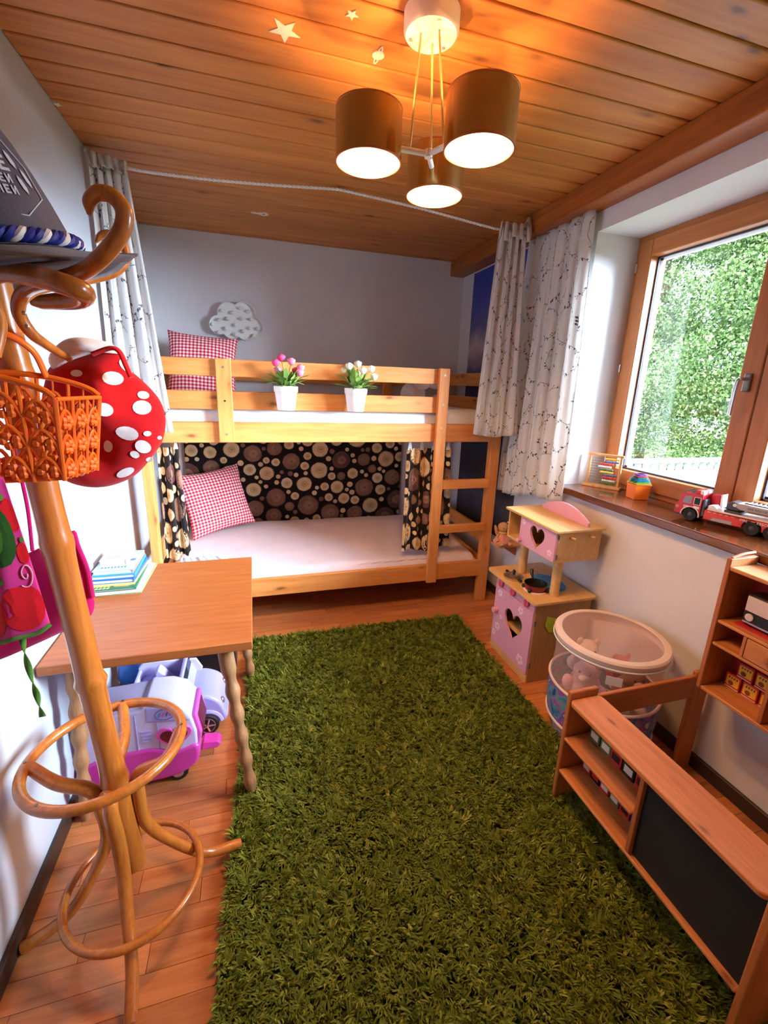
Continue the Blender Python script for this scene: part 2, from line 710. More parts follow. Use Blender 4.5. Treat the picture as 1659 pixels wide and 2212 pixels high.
def sash(y0, y1, handle):
    z0, z1 = SZ + 0.03, WZ1 - 0.03
    sw = 0.078
    x0, x1 = WX - 0.018, WX + 0.05
    s = MB()
    s.box(x0, x1, y0, y0 + sw, z0, z1).box(x0, x1, y1 - sw, y1, z0, z1)
    sh = s.build('sash', 'window_wood', wi, bevel=0.004)
    MB().box(x0, x1, y0 + sw, y1 - sw, z0, z0 + sw).box(x0, x1, y0 + sw, y1 - sw, z1 - sw, z1).build('sash_rail', 'window_wood_y', sh, bevel=0.004)
    g0, g1, h0, h1 = y0 + sw, y1 - sw, z0 + sw, z1 - sw
    g = MB()
    t = 0.007
    for a, b, c, d in ((g0, g0 + t, h0, h1), (g1 - t, g1, h0, h1), (g0, g1, h0, h0 + t), (g0, g1, h1 - t, h1)):
        g.box(x1 - 0.022, x1 - 0.012, a, b, c, d)
    g.build('gasket', 'gasket', sh, smooth=False)
    lt = MB()
    t = 0.016
    for a, b, c, d in ((g0, g0 + t, h0, h1), (g1 - t, g1, h0, h1), (g0, g1, h0, h0 + t), (g0, g1, h1 - t, h1)):
        lt.box(x1 - 0.004, x1 + 0.012, a, b, c, d)
    lt.build('outer_bead', 'white_paint', sh, smooth=False)
    MB().box(x1 - 0.02, x1 - 0.016, g0, g1, h0, h1).build('pane', 'window_glass', sh, smooth=False)
    if handle:
        yc = y0 + sw * 0.5
        zc = 1.52
        hb = MB().box(x0 - 0.012, x0, yc - 0.014, yc + 0.014, zc - 0.035, zc + 0.035)
        h = hb.build('handle_plate', 'dark_steel', sh, bevel=0.004)
        MB().tube(spline([(x0 - 0.01, yc, zc + 0.012), (x0 - 0.05, yc, zc + 0.012), (x0 - 0.058, yc + 0.003, zc - 0.01), (x0 - 0.056, yc + 0.006, zc - 0.13)], 6),
                  0.0095, 10, squash=0.7).build('handle', 'steel', sh)
    for zc in (z0 + 0.12, (z0 + z1) / 2, z1 - 0.12):
        ys = y1 if handle else y0
        MB().cyl((x0 - 0.004, ys, zc - 0.02), (x0 - 0.004, ys, zc + 0.02), 0.006, n=10).build('hinge', 'steel', sh)


sash(1.303, WY1 - 0.03, True)
sash(WY0 + 0.03, 1.297, False)

# ---- outdoors -----------------------------------------------------
plain('grass', rgb(104, 134, 58), 0.9, vary=0.15)
struct(MB().box(XO, 40, -20, 40, -3.2, -3.0).build('ground', 'grass', smooth=False))
stops_material('leaf_green', [(0.0, rgb(50, 80, 42)), (0.35, rgb(96, 128, 68)), (0.75, rgb(158, 180, 118)), (1.0, rgb(222, 230, 192))], 'UV', 0, 0.55, 0.35)
stops_material('leaf_dark', [(0.0, rgb(34, 70, 58)), (0.5, rgb(62, 108, 74)), (1.0, rgb(120, 160, 110))], 'UV', 0, 0.6, 0.3)
plain('bark', rgb(92, 78, 62), 0.9)


def leaf_cloud(name, mat, parent, blobs, count, size):
    """thousands of small folded leaves scattered over the shells of several blobs"""
    o0 = ORG[parent.name]
    bl = np.array(blobs, dtype=float)
    wgt = bl[:, 3] ** 2
    idx = rng.choice(len(bl), count, p=wgt / wgt.sum())
    d = rng.normal(size=(count, 3))
    d /= np.linalg.norm(d, axis=1)[:, None]
    rad = bl[idx, 3] * (0.72 + 0.36 * rng.random(count))
    c = bl[idx, :3] + d * rad[:, None] * np.array([1, 1, 0.9])
    c -= np.array(o0)
    a = rng.normal(size=(count, 3)) + d * 0.6
    a /= np.linalg.norm(a, axis=1)[:, None]
    b = np.cross(a, rng.normal(size=(count, 3)))
    b /= np.linalg.norm(b, axis=1)[:, None]
    nrm = np.cross(a, b)
    L = size * (0.6 + 0.8 * rng.random(count))[:, None]
    W = L * 0.36
    V = np.stack([c - a * L * 0.5, c + b * W + nrm * W * 0.35, c + a * L * 0.5, c - b * W + nrm * W * 0.35], axis=1).reshape(-1, 3)
    me = bpy.data.meshes.new(name)
    me.vertices.add(count * 4)
    me.vertices.foreach_set('co', V.astype(np.float32).ravel())
    tri = (np.arange(count)[:, None] * 4 + np.array([0, 1, 2, 0, 2, 3])).ravel()
    me.loops.add(count * 6)
    me.loops.foreach_set('vertex_index', tri.astype(np.int32))
    me.polygons.add(count * 2)
    me.polygons.foreach_set('loop_start', np.arange(0, count * 6, 3, dtype=np.int32))
    me.update(calc_edges=True)
    uv = me.uv_layers.new(name='UVMap')
    tint = np.repeat(np.clip(rng.normal(0.5, 0.24, count), 0, 1), 6)
    uv.data.foreach_set('uv', np.stack([tint, tint], 1).astype(np.float32).ravel())
    me.materials.append(MATS[mat])
    ob = bpy.data.objects.new(name, me)
    COL.objects.link(ob)
    ob.parent = parent
    ORG[ob.name] = o0
    return ob


def tree(label, x, y, z0, height, spread, mat, count, size, seed):
    rr = random.Random(seed)
    t = thing('tree', label, 'tree', (x, y, z0), 'trees on the slope behind the window')
    tr = MB()
    tr.tube(spline([(x, y, z0), (x + 0.1, y, z0 + height * 0.35), (x - 0.05, y + 0.1, z0 + height * 0.75)], 5), [0.16 - 0.009 * i for i in range(11)], 8)
    for k in range(6):
        a = rr.random() * 6.28
        zz = z0 + height * (0.3 + 0.08 * k)
        tr.tube([(x, y, zz), (x + math.cos(a) * spread * 0.4, y + math.sin(a) * spread * 0.4, zz + height * 0.14)], [0.06, 0.02], 6)
    tr.build('trunk', 'bark', t)
    blobs = []
    for k in range(16):
        a, q = rr.random() * 6.28, rr.random()
        h = rr.random()
        wdt = spread * (0.95 - 0.6 * h)
        blobs.append((x + math.cos(a) * wdt * q * 0.8, y + math.sin(a) * wdt * q * 0.8, z0 + height * (0.22 + 0.72 * h), spread * (0.34 + 0.22 * rr.random())))
    f = leaf_cloud('foliage', mat, t, blobs, count, size)
    f['kind'] = 'stuff'


tree('bushy bright green tree right behind the white railing', 5.4, 6.3, -3.0, 6.0, 1.5, 'leaf_green', 62000, 0.045, 1)
tree('tall pale green tree above the right window sash', 8.8, 6.2, -3.0, 8.4, 1.65, 'leaf_green', 62000, 0.06, 2)
tree('dark blue-green conifer-like tree beside the exterior wall edge', 7.3, 9.2, -3.0, 8.4, 1.6, 'leaf_dark', 50000, 0.045, 3)
tree('tall hazy green tree filling the top of the window view', 11.2, 10.6, -3.0, 11.5, 2.7, 'leaf_green', 72000, 0.07, 4)
tree('light green tree low behind the right sash', 8.9, 2.5, -3.0, 6.4, 1.25, 'leaf_green', 50000, 0.056, 5)
tree('big dark tree far back between the pale trees', 16.5, 8.8, -3.0, 12.0, 2.7, 'leaf_dark', 46000, 0.095, 6)
tree('large pale tree at the far end of the slope', 13.4, 4.5, -3.0, 10.5, 2.3, 'leaf_green', 46000, 0.095, 8)

# balcony railing running away from the house wall
plain('rail_paint', rgb(140, 146, 156), 0.6)
plain('rail_white', rgb(176, 178, 184), 0.6)
rl = thing('balcony_railing', 'pale grey wooden balcony railing with upright slats outside the window', 'railing', (4.4, 4.0, -0.2))
RZ = 0.74
for (z0, z1, nm) in ((RZ - 0.05, RZ, 'top_rail'), (RZ - 0.36, RZ - 0.31, 'middle_rail'), (RZ - 0.95, RZ - 0.9, 'bottom_rail')):
    MB().box(2.3, 6.9, 3.97, 4.03, z0, z1).build(nm, 'rail_paint', rl, smooth=False)
pk = None
k = 0
xx = 2.36
while xx < 6.8:
    if pk is None:
        pk = MB().box(xx, xx + 0.07, 3.985, 4.015, RZ - 0.98, RZ - 0.06).build('slat', 'rail_paint', rl, smooth=False)
    else:
        part_copy(pk, rl, (k * 0.125, 0, 0), 'slat')
    k += 1
    xx += 0.125
rl['label'] = 'pale grey wooden balcony railing with upright slats outside the window'
rf = thing('balcony_railing', 'lower white slatted railing in front of the grey one outside', 'railing', (4.4, 3.2, -0.5))
MB().box(2.3, 6.5, 3.17, 3.23, 0.72, 0.76).build('top_rail', 'rail_white', rf, smooth=False)
MB().box(2.3, 6.5, 3.17, 3.23, 0.30, 0.34).build('bottom_rail', 'rail_white', rf, smooth=False)
pk = None
for k in range(33):
    if pk is None:
        pk = MB().box(2.36, 2.43, 3.185, 3.215, 0.2, 0.72).build('slat', 'rail_white', rf, smooth=False)
    else:
        part_copy(pk, rf, (k * 0.125, 0, 0), 'slat')
struct(MB().box(XO, 7.0, 2.6, 4.3, -0.42, -0.22).build('balcony_floor', 'rail_paint', smooth=False))
# ================================================================== cloth and prints
fabric('curtain_white', rgb(236, 234, 230), 700, transl=0.25)
fabric('print_grey', rgb(88, 86, 92), 900)
fabric('log_black', rgb(26, 18, 18), 700)
fabric('log_tan', rgb(234, 200, 150), 90, vary=0.12)
fabric('log_pale', rgb(232, 206, 162), 90, vary=0.10)
fabric('log_brown', rgb(150, 108, 84), 70, vary=0.2)
fabric('log_dark', rgb(112, 76, 68), 60, vary=0.2)
fabric('log_ring', rgb(150, 106, 66), 90, vary=0.1)
fabric('log_core', rgb(216, 176, 124), 90, vary=0.12)
fabric('log_brown_core', rgb(164, 120, 94), 60, vary=0.2)
fabric('sheet_white', rgb(238, 236, 238), 500)
fabric('sheet_lilac', rgb(226, 206, 208), 500)
gingham('gingham', rgb(196, 8, 44), rgb(246, 226, 224), 0.022)


class Cloth:
    """hanging cloth: fn(a, b) with a across 0..1, b down 0..1; W, L its flat size"""

    def __init__(s, top, bot, W, folds, amp, normal, seed=1, topamp=0.6, wavy=0.0):
        s.top, s.bot = [Vector(p) for p in top], [Vector(p) for p in bot]
        s.W, s.folds, s.amp, s.n = W, folds, amp, Vector(normal).normalized()
        s.L = (s.top[0] - s.bot[0]).length
        rr = random.Random(seed)
        s.ph = [rr.random() * 6.28 for _ in range(6)]
        s.topamp = topamp
        s.wavy = wavy

    def _p(s, P, a):
        k = a * (len(P) - 1)
        i = min(int(k), len(P) - 2)
        return P[i].lerp(P[i + 1], k - i)

    def fn(s, a, b):
        p = s._p(s.top, a).lerp(s._p(s.bot, a), b)
        A = s.amp * (s.topamp + (1 - s.topamp) * min(1, b * 2.2))
        w = math.sin(a * s.folds * 6.283 + s.ph[0] + 0.5 * math.sin(b * 2.1 + s.ph[1])) \
            + 0.35 * math.sin(a * s.folds * 2.1 * 6.283 + s.ph[2] + b * 1.3) \
            + 0.4 * math.sin(a * s.folds * 0.45 * 6.283 + s.ph[3] + b * 2.0)
        e = (s._p(s.top, min(1, a + 0.02)) - s._p(s.top, max(0, a - 0.02))).normalized()
        p = p + s.n * (w * A) + e * (0.35 * A * math.sin(a * s.folds * 6.283 * 2 + s.ph[4]))
        if s.wavy:
            p = p + Vector((0, 0, s.wavy * math.sin(a * 9 + s.ph[5]) * b))
        return p

    def nrm(s, a, b):
        h = 0.004
        du = s.fn(min(1, a + h), b) - s.fn(max(0, a - h), b)
        dv = s.fn(a, min(1, b + h)) - s.fn(a, max(0, b - h))
        n = du.cross(dv)
        if n.length < 1e-9:
            return s.n
        n.normalize()
        return n if n.dot(s.n) > 0 else -n

    def on(s, x, y, off=0.0022):
        a, b = x / s.W, y / s.L
        if a < 0 or a > 1 or b < 0 or b > 1:
            return None
        return s.fn(a, b) + s.nrm(a, b) * off

    def poly(s, mb, pts, m=0, off=0.0022):
        q = [s.on(x, y, off) for x, y in pts]
        if any(p is None for p in q):
            return
        mb.add(q, [tuple(range(len(q)))], m)

    def disc(s, mb, cx, cy, rx, ry, m=0, off=0.0022, n=14, wob=0.0, rr=random, rings=(0.5, 1.0)):
        ph = rr.random() * 6.28
        sh = [1 + wob * (rr.random() - 0.5) for _ in range(n)]
        vs = [s.on(min(max(cx, 0), s.W), min(max(cy, 0), s.L), off)]
        for q in rings:
            for k in range(n):
                t = 6.283 * k / n + ph
                x = cx + rx * q * sh[k] * math.cos(t)
                y = cy + ry * q * sh[k] * math.sin(t)
                vs.append(s.on(min(max(x, 0.0005), s.W - 0.0005), min(max(y, 0.0005), s.L - 0.0005), off))
        fs = [(0, 1 + k, 1 + (k + 1) % n) for k in range(n)]
        for i in range(len(rings) - 1):
            for k in range(n):
                k2 = (k + 1) % n
                fs.append((1 + i * n + k, 1 + (i + 1) * n + k, 1 + (i + 1) * n + k2, 1 + i * n + k2))
        mb.add(vs, fs, m)


def floral(cl, seed):
    """wreaths of thin twigs with small leaves, printed in grey"""
    rr = random.Random(seed)
    mb = MB()

    def stroke(pts, w):
        for i in range(len(pts) - 1):
            (x0, y0), (x1, y1) = pts[i], pts[i + 1]
            dx, dy = x1 - x0, y1 - y0
            l = math.hypot(dx, dy) + 1e-9
            nx, ny = -dy / l * w, dx / l * w
            cl.poly(mb, [(x0 + nx, y0 + ny), (x1 + nx, y1 + ny), (x1 - nx, y1 - ny), (x0 - nx, y0 - ny)])

    def leaf(x, y, a, l):
        c, sn = math.cos(a), math.sin(a)
        sh = [(0, 0), (0.35, 0.27), (0.7, 0.2), (1, 0), (0.7, -0.2), (0.35, -0.27)]
        cl.poly(mb, [(x + (p * c - q * sn) * l, y + (p * sn + q * c) * l) for p, q in sh])

    def twig(pts):
        stroke(pts, 0.0011)
        for i in range(1, len(pts) - 1):
            if rr.random() < 0.72:
                dx, dy = pts[i + 1][0] - pts[i - 1][0], pts[i + 1][1] - pts[i - 1][1]
                a = math.atan2(dy, dx) + rr.choice((-1, 1)) * (0.6 + 0.5 * rr.random())
                l = 0.012 + 0.010 * rr.random()
                if rr.random() < 0.6:
                    leaf(pts[i][0], pts[i][1], a, l)
                else:
                    e = (pts[i][0] + math.cos(a) * l, pts[i][1] + math.sin(a) * l)
                    stroke([pts[i], e], 0.0009)
                    cl.poly(mb, [(e[0] + 0.0032 * math.cos(k * 1.047), e[1] + 0.0032 * math.sin(k * 1.047)) for k in range(6)])

    y = 0.10
    r = 0
    while y < cl.L + 0.05:
        x = 0.05 + (r % 2) * 0.13
        while x < cl.W + 0.05:
            R = 0.075 + 0.02 * rr.random()
            cx, cy = x + rr.uniform(-.02, .02), y + rr.uniform(-.02, .02)
            a0 = rr.random() * 6.28
            for arc in range(2):
                n = 15
                span = 2.5 + 0.4 * rr.random()
                st = a0 + arc * 3.14
                twig([(cx + math.cos(st + span * i / n) * R * (1 + 0.05 * math.sin(i * 1.3)),
                       cy + math.sin(st + span * i / n) * R * 1.05) for i in range(n + 1)])
            if rr.random() < 0.8:
                a1 = rr.random() * 6.28
                twig([(cx + math.cos(a1) * (R + 0.012 * i), cy + math.sin(a1) * (R + 0.012 * i) + 0.003 * math.sin(i)) for i in range(7)])
            x += 0.26
        y += 0.21
        r += 1
    return mb


def logs(cl, seed, big=0.088, small=0.021):
    """packed saw-cut log ends, printed on black"""
    rr = random.Random(seed)
    placed = []
    mb = MB()
    radii = [rr.uniform(big * 0.62, big) for _ in range(int(cl.W * cl.L * 34))] + [rr.uniform(0.034, 0.054) for _ in range(int(cl.W * cl.L * 220))] \
        + [rr.uniform(small * 0.75, small * 1.3) for _ in range(int(cl.W * cl.L * 460))]
    for R in radii:
        for _ in range(24):
            x, y = rr.random() * cl.W, rr.random() * cl.L
            if all((x - a) ** 2 + (y - b) ** 2 > (R + c + 0.006) ** 2 for a, b, c in placed):
                placed.append((x, y, R))
                if R > big * 0.6:
                    m = rr.choice((2, 3, 2, 0, 0))
                else:
                    m = rr.choice((0, 0, 1, 0, 1, 2))
                cl.disc(mb, x, y, R, R * 0.97, 4 if m < 2 else 3, 0.0020, 18, 0.10, rr, (0.34, 0.68, 1.0))
                cl.disc(mb, x, y, R * 0.93, R * 0.9, m, 0.0024, 18, 0.10, rr, (0.34, 0.68, 1.0))
                if R > 0.026:
                    cl.disc(mb, x + R * .05, y, R * 0.5, R * 0.46, 5 if m < 2 else 6, 0.0027, 16, 0.16, rr, (0.5, 1.0))
                    cl.disc(mb, x + R * .07, y, R * 0.10, R * 0.08, 4 if m < 2 else 3, 0.0030, 9, 0.5, rr, (0.5, 1.0))
                break
    return mb


def curtain(name, label, cl, nu, nv, pr, group=None, base='curtain_white'):
    org = cl.fn(0.5, 1.0)
    t = thing(name, label, 'curtain', org, group)
    g = MB().grid(cl.fn, nu, nv, cl.W, cl.L)
    g.build('cloth', base, t, solid=0.0015, boffset=0, angle=80)
    if pr == 'floral':
        floral(cl, 5 + int(cl.W * 100)).build('floral_print', 'print_grey', t, smooth=False)['kind'] = 'stuff'
    else:
        logs(cl, 3 + int(cl.W * 100)).build('log_print', ['log_tan', 'log_pale', 'log_brown', 'log_dark', 'log_ring', 'log_core', 'log_brown_core'], t, smooth=False)['kind'] = 'stuff'
    return t


def tab(parent, p, w=0.02, h=0.05, mat='curtain_white', ex=(1, 0, 0)):
    p, ex = Vector(p), Vector(ex)
    poly = [(-w, -h), (w, -h), (w * 0.5, 0), (-w * 0.5, 0)]
    MB().prism(poly, p, ex, (0, 0, 1), Vector((0, 0, 1)).cross(ex) * 0.004).build('heading_tab', mat, parent)


# left bed curtain, gathered at the rope
cl = Cloth([(-0.625, 2.47, 2.345), (-0.56, 2.48, 2.335), (-0.485, 2.485, 2.335)],
           [(-0.635, 2.42, 1.20), (-0.52, 2.44, 1.20), (-0.385, 2.455, 1.195)], 0.62, 4.2, 0.011, (0.25, -1, 0), 3, 1.0)
lc = curtain('bed_curtain', 'white curtain with grey twig print gathered in the corner by the left wall', cl, 130, 40, 'floral', 'bed curtains hung on the ceiling rope')
# frill heading
hd = Cloth([(-0.63, 2.462, 2.385), (-0.48, 2.475, 2.368)], [(-0.625, 2.462, 2.33), (-0.483, 2.475, 2.322)], 0.4, 5, 0.014, (0.2, -1, 0), 9, 1.0, 0.006)
MB().grid(hd.fn, 80, 6).build('frill_heading', 'curtain_white', lc, solid=0.0015, boffset=0, angle=80)
MB().tube(spline([(-0.632, 2.46, 2.38), (-0.64, 2.5, 2.405), (-0.60, 2.49, 2.375), (-0.57, 2.48, 2.37)], 5), 0.006, 8).build('hanging_loop', 'curtain_white', lc)

# right bed curtain
cl = Cloth([(1.355, 2.45, 2.325), (1.44, 2.44, 2.31), (1.515, 2.43, 2.32)],
           [(1.295, 2.44, 1.19), (1.42, 2.42, 1.175), (1.57, 2.40, 1.19)], 0.66, 4.0, 0.012, (-0.25, -1, 0), 6, 1.0)
rc = curtain('bed_curtain', 'white twig-print curtain with frilled top at the ladder end of the bunk bed', cl, 130, 40, 'floral', 'bed curtains hung on the ceiling rope')
hd = Cloth([(1.35, 2.445, 2.35), (1.52, 2.425, 2.345)], [(1.345, 2.445, 2.27), (1.525, 2.425, 2.27)], 0.4, 4, 0.018, (-0.2, -1, 0), 4, 1.0, 0.012)
MB().grid(hd.fn, 80, 6).build('frill_heading', 'curtain_white', rc, solid=0.0015, boffset=0, angle=80)
MB().tube(spline([(1.50, 2.43, 2.34), (1.535, 2.45, 2.375), (1.544, 2.47, 2.395), (1.544, 2.45, 2.34), (1.535, 2.44, 2.29)], 5), [0.006 + 0.0004 * i for i in range(21)], 8).build('hanging_loop', 'curtain_white', rc)

# window curtain below the beam
cl = Cloth([(1.615, 2.55, 2.314), (1.615, 2.28, 2.314), (1.615, 2.02, 2.314)],
           [(1.605, 2.62, 0.785), (1.60, 2.30, 0.825), (1.60, 1.965, 0.878)], 1.05, 5.3, 0.016, (-1, -0.2, 0), 12, 0.6, 0.010)
curtain('window_curtain', 'long white twig-print curtain drawn aside beside the window', cl, 190, 46, 'floral')

# log-print wall hanging behind the lower bunk
cl = Cloth([(-0.49, 3.512, 1.16), (1.20, 3.512, 1.16)], [(-0.49, 3.512, 0.36), (1.20, 3.512, 0.36)], 1.69, 2, 0.0012, (0, -1, 0), 2)
wh = curtain('wall_hanging', 'black wall hanging printed with cut log ends behind the lower bunk', cl, 60, 20, 'logs', None, 'log_black')
wh['category'] = 'wall hanging'

# log-print side curtains of the lower bunk
cl = Cloth([(-0.500, 2.60, 1.10), (-0.39, 2.605, 1.10)], [(-0.505, 2.595, 0.46), (-0.365, 2.60, 0.47)], 0.36, 2.3, 0.011, (0.3, -1, 0), 8, 0.9, 0.01)
c1 = curtain('bunk_curtain', 'log-print curtain at the pillow end of the lower bunk', cl, 70, 24, 'logs', 'log-print curtains of the lower bunk', 'log_black')
for xx in (-0.5, -0.40):
    tab(c1, (xx, 2.575, 1.128), 0.012, 0.035)
cl = Cloth([(0.925, 2.60, 1.085), (1.22, 2.60, 1.085)], [(0.915, 2.585, 0.40), (1.255, 2.60, 0.405)], 0.62, 4.2, 0.012, (-0.1, -1, 0), 15, 0.9, 0.01)
c2 = curtain('bunk_curtain', 'log-print curtain hanging behind the ladder of the lower bunk', cl, 110, 24, 'logs', 'log-print curtains of the lower bunk', 'log_black')
for xx in (0.94, 1.02, 1.10, 1.20):
    tab(c2, (xx, 2.585, 1.125), 0.014, 0.05)

# rope from wall to beam, held by a hook in the middle
rp = thing('curtain_rope', 'white cord strung across the ceiling carrying the bed curtains', 'rope', (0.464, 2.50, 2.40))
path = spline([(-0.635, 2.515, 2.402), (-0.55, 2.49, 2.362), (-0.40, 2.487, 2.346), (0.0, 2.49, 2.362), (0.464, 2.50, 2.401)], 14) + \
    spline([(0.464, 2.50, 2.401), (0.9, 2.48, 2.366), (1.343, 2.462, 2.318), (1.48, 2.46, 2.33), (1.548, 2.478, 2.40)], 14)[1:]
for s_ in (0, 1):
    pts = []
    for i in range((len(path) - 1) * 4):
        a = path[i // 4].lerp(path[i // 4 + 1], (i % 4) / 4)
        th = i * 1.25 + s_ * math.pi
        pts.append(a + Vector((0, math.cos(th) * 0.0032, math.sin(th) * 0.0032)))
    MB().tube(pts, 0.0042, 6).build('cord_strand', 'white_plastic', rp)
MB().tube(spline([(0.464, 2.50, 2.414), (0.464, 2.50, 2.40), (0.464, 2.508, 2.393), (0.464, 2.512, 2.403)], 5), 0.002, 6).build('ceiling_hook', 'steel', rp)

# ================================================================== bunk bed
FY = 2.53
bed = thing('bunk_bed', 'pine bunk bed with ladder and guard rails against the back wall', 'bed', (0.49, 3.02, 0))
BX0, BX1, BY1 = -0.565, 1.545, 3.49
for (x0, x1, y0, y1, zt) in ((BX0, BX0 + 0.045, FY, FY + 0.07, 1.57), (BX1 - 0.07, BX1, FY, FY + 0.045, 1.57),
                             (BX0, BX0 + 0.045, BY1 - 0.07, BY1, 1.57), (BX1 - 0.045, BX1, BY1 - 0.07, BY1, 1.57)):
    box('post', 'bed_pine_z', bed, x0, x1, y0, y1, 0.0, zt, 0.004)
lp = box('ladder_post', 'bed_pine_z', bed, 1.075, 1.142, FY - 0.028, FY, 0.192, 1.57, 0.004)
gp = box('guard_post', 'bed_pine_z', bed, -0.172, -0.094, FY - 0.026, FY, 1.137, 1.567, 0.004)


def screws(parent, pts, y):
    for (x, z) in pts:
        s = MB().cyl((x, y - 0.0015, z), (x, y + 0.004, z), 0.0065, n=12)
        s.build('screw', 'screw', parent)


screws(lp, [(1.108, 1.53), (1.108, 1.36), (1.108, 1.22), (1.108, 0.86), (1.108, 0.56), (1.108, 0.26)], FY - 0.028)
screws(gp, [(-0.133, 1.525), (-0.133, 1.18)], FY - 0.026)
MB().cyl((-0.133, FY - 0.0275, 1.355), (-0.133, FY - 0.02, 1.355), 0.005, n=10).build('screw_hole', 'black', gp)
a_, b_ = BX0 + 0.045, BX1 - 0.07
box('side_rail', 'bed_pine_x', bed, a_, b_, FY, FY + 0.028, 1.132, 1.243, 0.004)
box('side_rail', 'bed_pine_x', bed, a_, b_, FY, FY + 0.028, 0.198, 0.312, 0.004)
box('side_rail', 'bed_pine_x', bed, a_, b_, BY1 - 0.028, BY1, 1.132, 1.243, 0.004)
box('side_rail', 'bed_pine_x', bed, a_, b_, BY1 - 0.028, BY1, 0.198, 0.312, 0.004)
for z0, z1 in ((1.478, 1.566), (1.308, 1.404)):
    box('guard_rail', 'bed_pine_x', bed, a_, 1.085, FY, FY + 0.022, z0, z1, 0.004)
    box('guard_rail', 'bed_pine_x', bed, a_, b_, BY1 - 0.022, BY1, z0 - 0.02, z1 - 0.02, 0.004)
    for x0 in (BX0 + 0.008, BX1 - 0.038):
        box('end_rail', 'bed_pine_y', bed, x0, x0 + 0.025, FY + 0.045, BY1 - 0.07, z0, z1, 0.004)
box('guard_post', 'bed_pine_z', bed, 1.0, 1.07, BY1 - 0.05, BY1 - 0.028, 1.14, 1.54, 0.004)
for z0, z1 in ((1.132, 1.243), (0.198, 0.312), (0.42, 0.52)):
    for x0 in (BX0 + 0.008, BX1 - 0.038):
        box('end_rail', 'bed_pine_y', bed, x0, x0 + 0.025, FY + 0.07, BY1 - 0.07, z0, z1, 0.004)
for z0, z1 in ((0.833, 0.893), (0.536, 0.59)):
    box('ladder_rung', 'bed_pine_x', bed, 1.142, b_, FY - 0.024, FY + 0.004, z0, z1, 0.004)
box('bed_base', 'bed_pine_x', bed, a_, b_, FY + 0.028, BY1 - 0.028, 1.14, 1.16, 0)
box('bed_base', 'bed_pine_x', bed, a_, b_, FY + 0.028, BY1 - 0.028, 0.205, 0.222, 0)
screws(bed, [(1.51, 0.24), (1.51, 0.28)], FY)


def slab(fnz, x0, x1, y0, y1, z0, rnd=0.03, nx=48, ny=24):
    """soft mattress block with rounded, slightly wrinkled top"""
    mb = MB()

    def top(a, b):
        x, y = x0 + (x1 - x0) * a, y0 + (y1 - y0) * b
        e = min(x - x0, x1 - x, y - y0, y1 - y)
        d = rnd - math.sqrt(max(0, rnd ** 2 - max(0, rnd - e) ** 2)) if e < rnd else 0
        return Vector((x, y, fnz(x, y) - d))
    mb.grid(top, nx, ny)
    n = nx + 1
    base = len(mb.v)
    rim = [i for i in range(n)] + [j * n + nx for j in range(1, ny + 1)] + [ny * n + i for i in range(nx - 1, -1, -1)] + [j * n for j in range(ny - 1, 0, -1)]
    mb.add([(mb.v[i][0], mb.v[i][1], z0) for i in rim], [])
    k = len(rim)
    for i in range(k):
        j = (i + 1) % k
        mb.f.append([rim[i], base + i, base + j, rim[j]])
        mb.mi.append(0)
    mb.f.append([base + i for i in range(k)])
    mb.mi.append(0)
    return mb


wr = lambda x, y, a: a * (math.sin(7 * x + 3 * y) * math.sin(5 * y - 2 * x) + 0.4 * math.sin(23 * x + 11 * y) * math.sin(17 * y))
um = slab(lambda x, y: 1.326 + wr(x, y, 0.002), -0.51, 1.468, FY + 0.034, BY1 - 0.053, 1.162).build('mattress', 'sheet_white', org=(0.48, 3.02, 1.162), angle=60)
tag(um, 'white sheeted mattress on the upper bunk', 'mattress')
lm_ = slab(lambda x, y: 0.345 + 0.055 * min(1, max(0, (y - 2.56) / 0.75)) + wr(x, y, 0.004), -0.51, 1.468, FY + 0.034, BY1 - 0.04, 0.224, 0.045, 64, 32).build('mattress', 'sheet_lilac', org=(0.48, 3.02, 0.224), angle=60)
tag(lm_, 'pale lilac-pink sheeted mattress on the lower bunk', 'mattress')
# sheet creases along the front edge
cm = MB()
for k in range(7):
    x0 = 0.62 + k * 0.085
    cm.tube(spline([(x0, 2.578, 0.335 + 0.001 * k), (x0 + 0.06, 2.59, 0.338), (x0 + 0.13, 2.60 + 0.006 * k, 0.345)], 4), [0.001, 0.003, 0.004, 0.004, 0.004, 0.004, 0.003, 0.002, 0.001], 6)
cm.build('sheet_fold', 'sheet_lilac', lm_)


def pillow(name, label, c, ex, ey, w, h, t, mat, seed=1, group=None):
    c, ex, ey = Vector(c), Vector(ex).normalized(), Vector(ey).normalized()
    ez = ex.cross(ey).normalized()
    ey = ez.cross(ex)
    mb = MB()
    rr = random.Random(seed)
    ph = rr.random() * 6
    for sgn in (1, -1):
        def fn(a, b, sgn=sgn):
            u, v = a * 2 - 1, b * 2 - 1
            pin = 1 - 0.09 * (1 - u * u) * abs(v) ** 3 
            pin2 = 1 - 0.09 * (1 - v * v) * abs(u) ** 3
            th = t * (max(0, (1 - abs(u) ** 2.6) * (1 - abs(v) ** 2.6))) ** 0.5
            th += 0.006 * math.sin(5 * u + ph) * math.sin(4 * v + ph) * (1 - u * u) * (1 - v * v)
            return c + ex * (u * w / 2 * pin2) + ey * (v * h / 2 * pin) + ez * (sgn * th)
        mb.grid(fn, 24, 24, w, h)
        if sgn < 0:
            n0 = len(mb.f) - 24 * 24
            for i in range(n0, len(mb.f)):
                mb.f[i] = mb.f[i][::-1]
    ob = mb.build(name, mat, org=c - ey * h / 2, angle=80)
    tag(ob, label, 'pillow', group)
    return ob


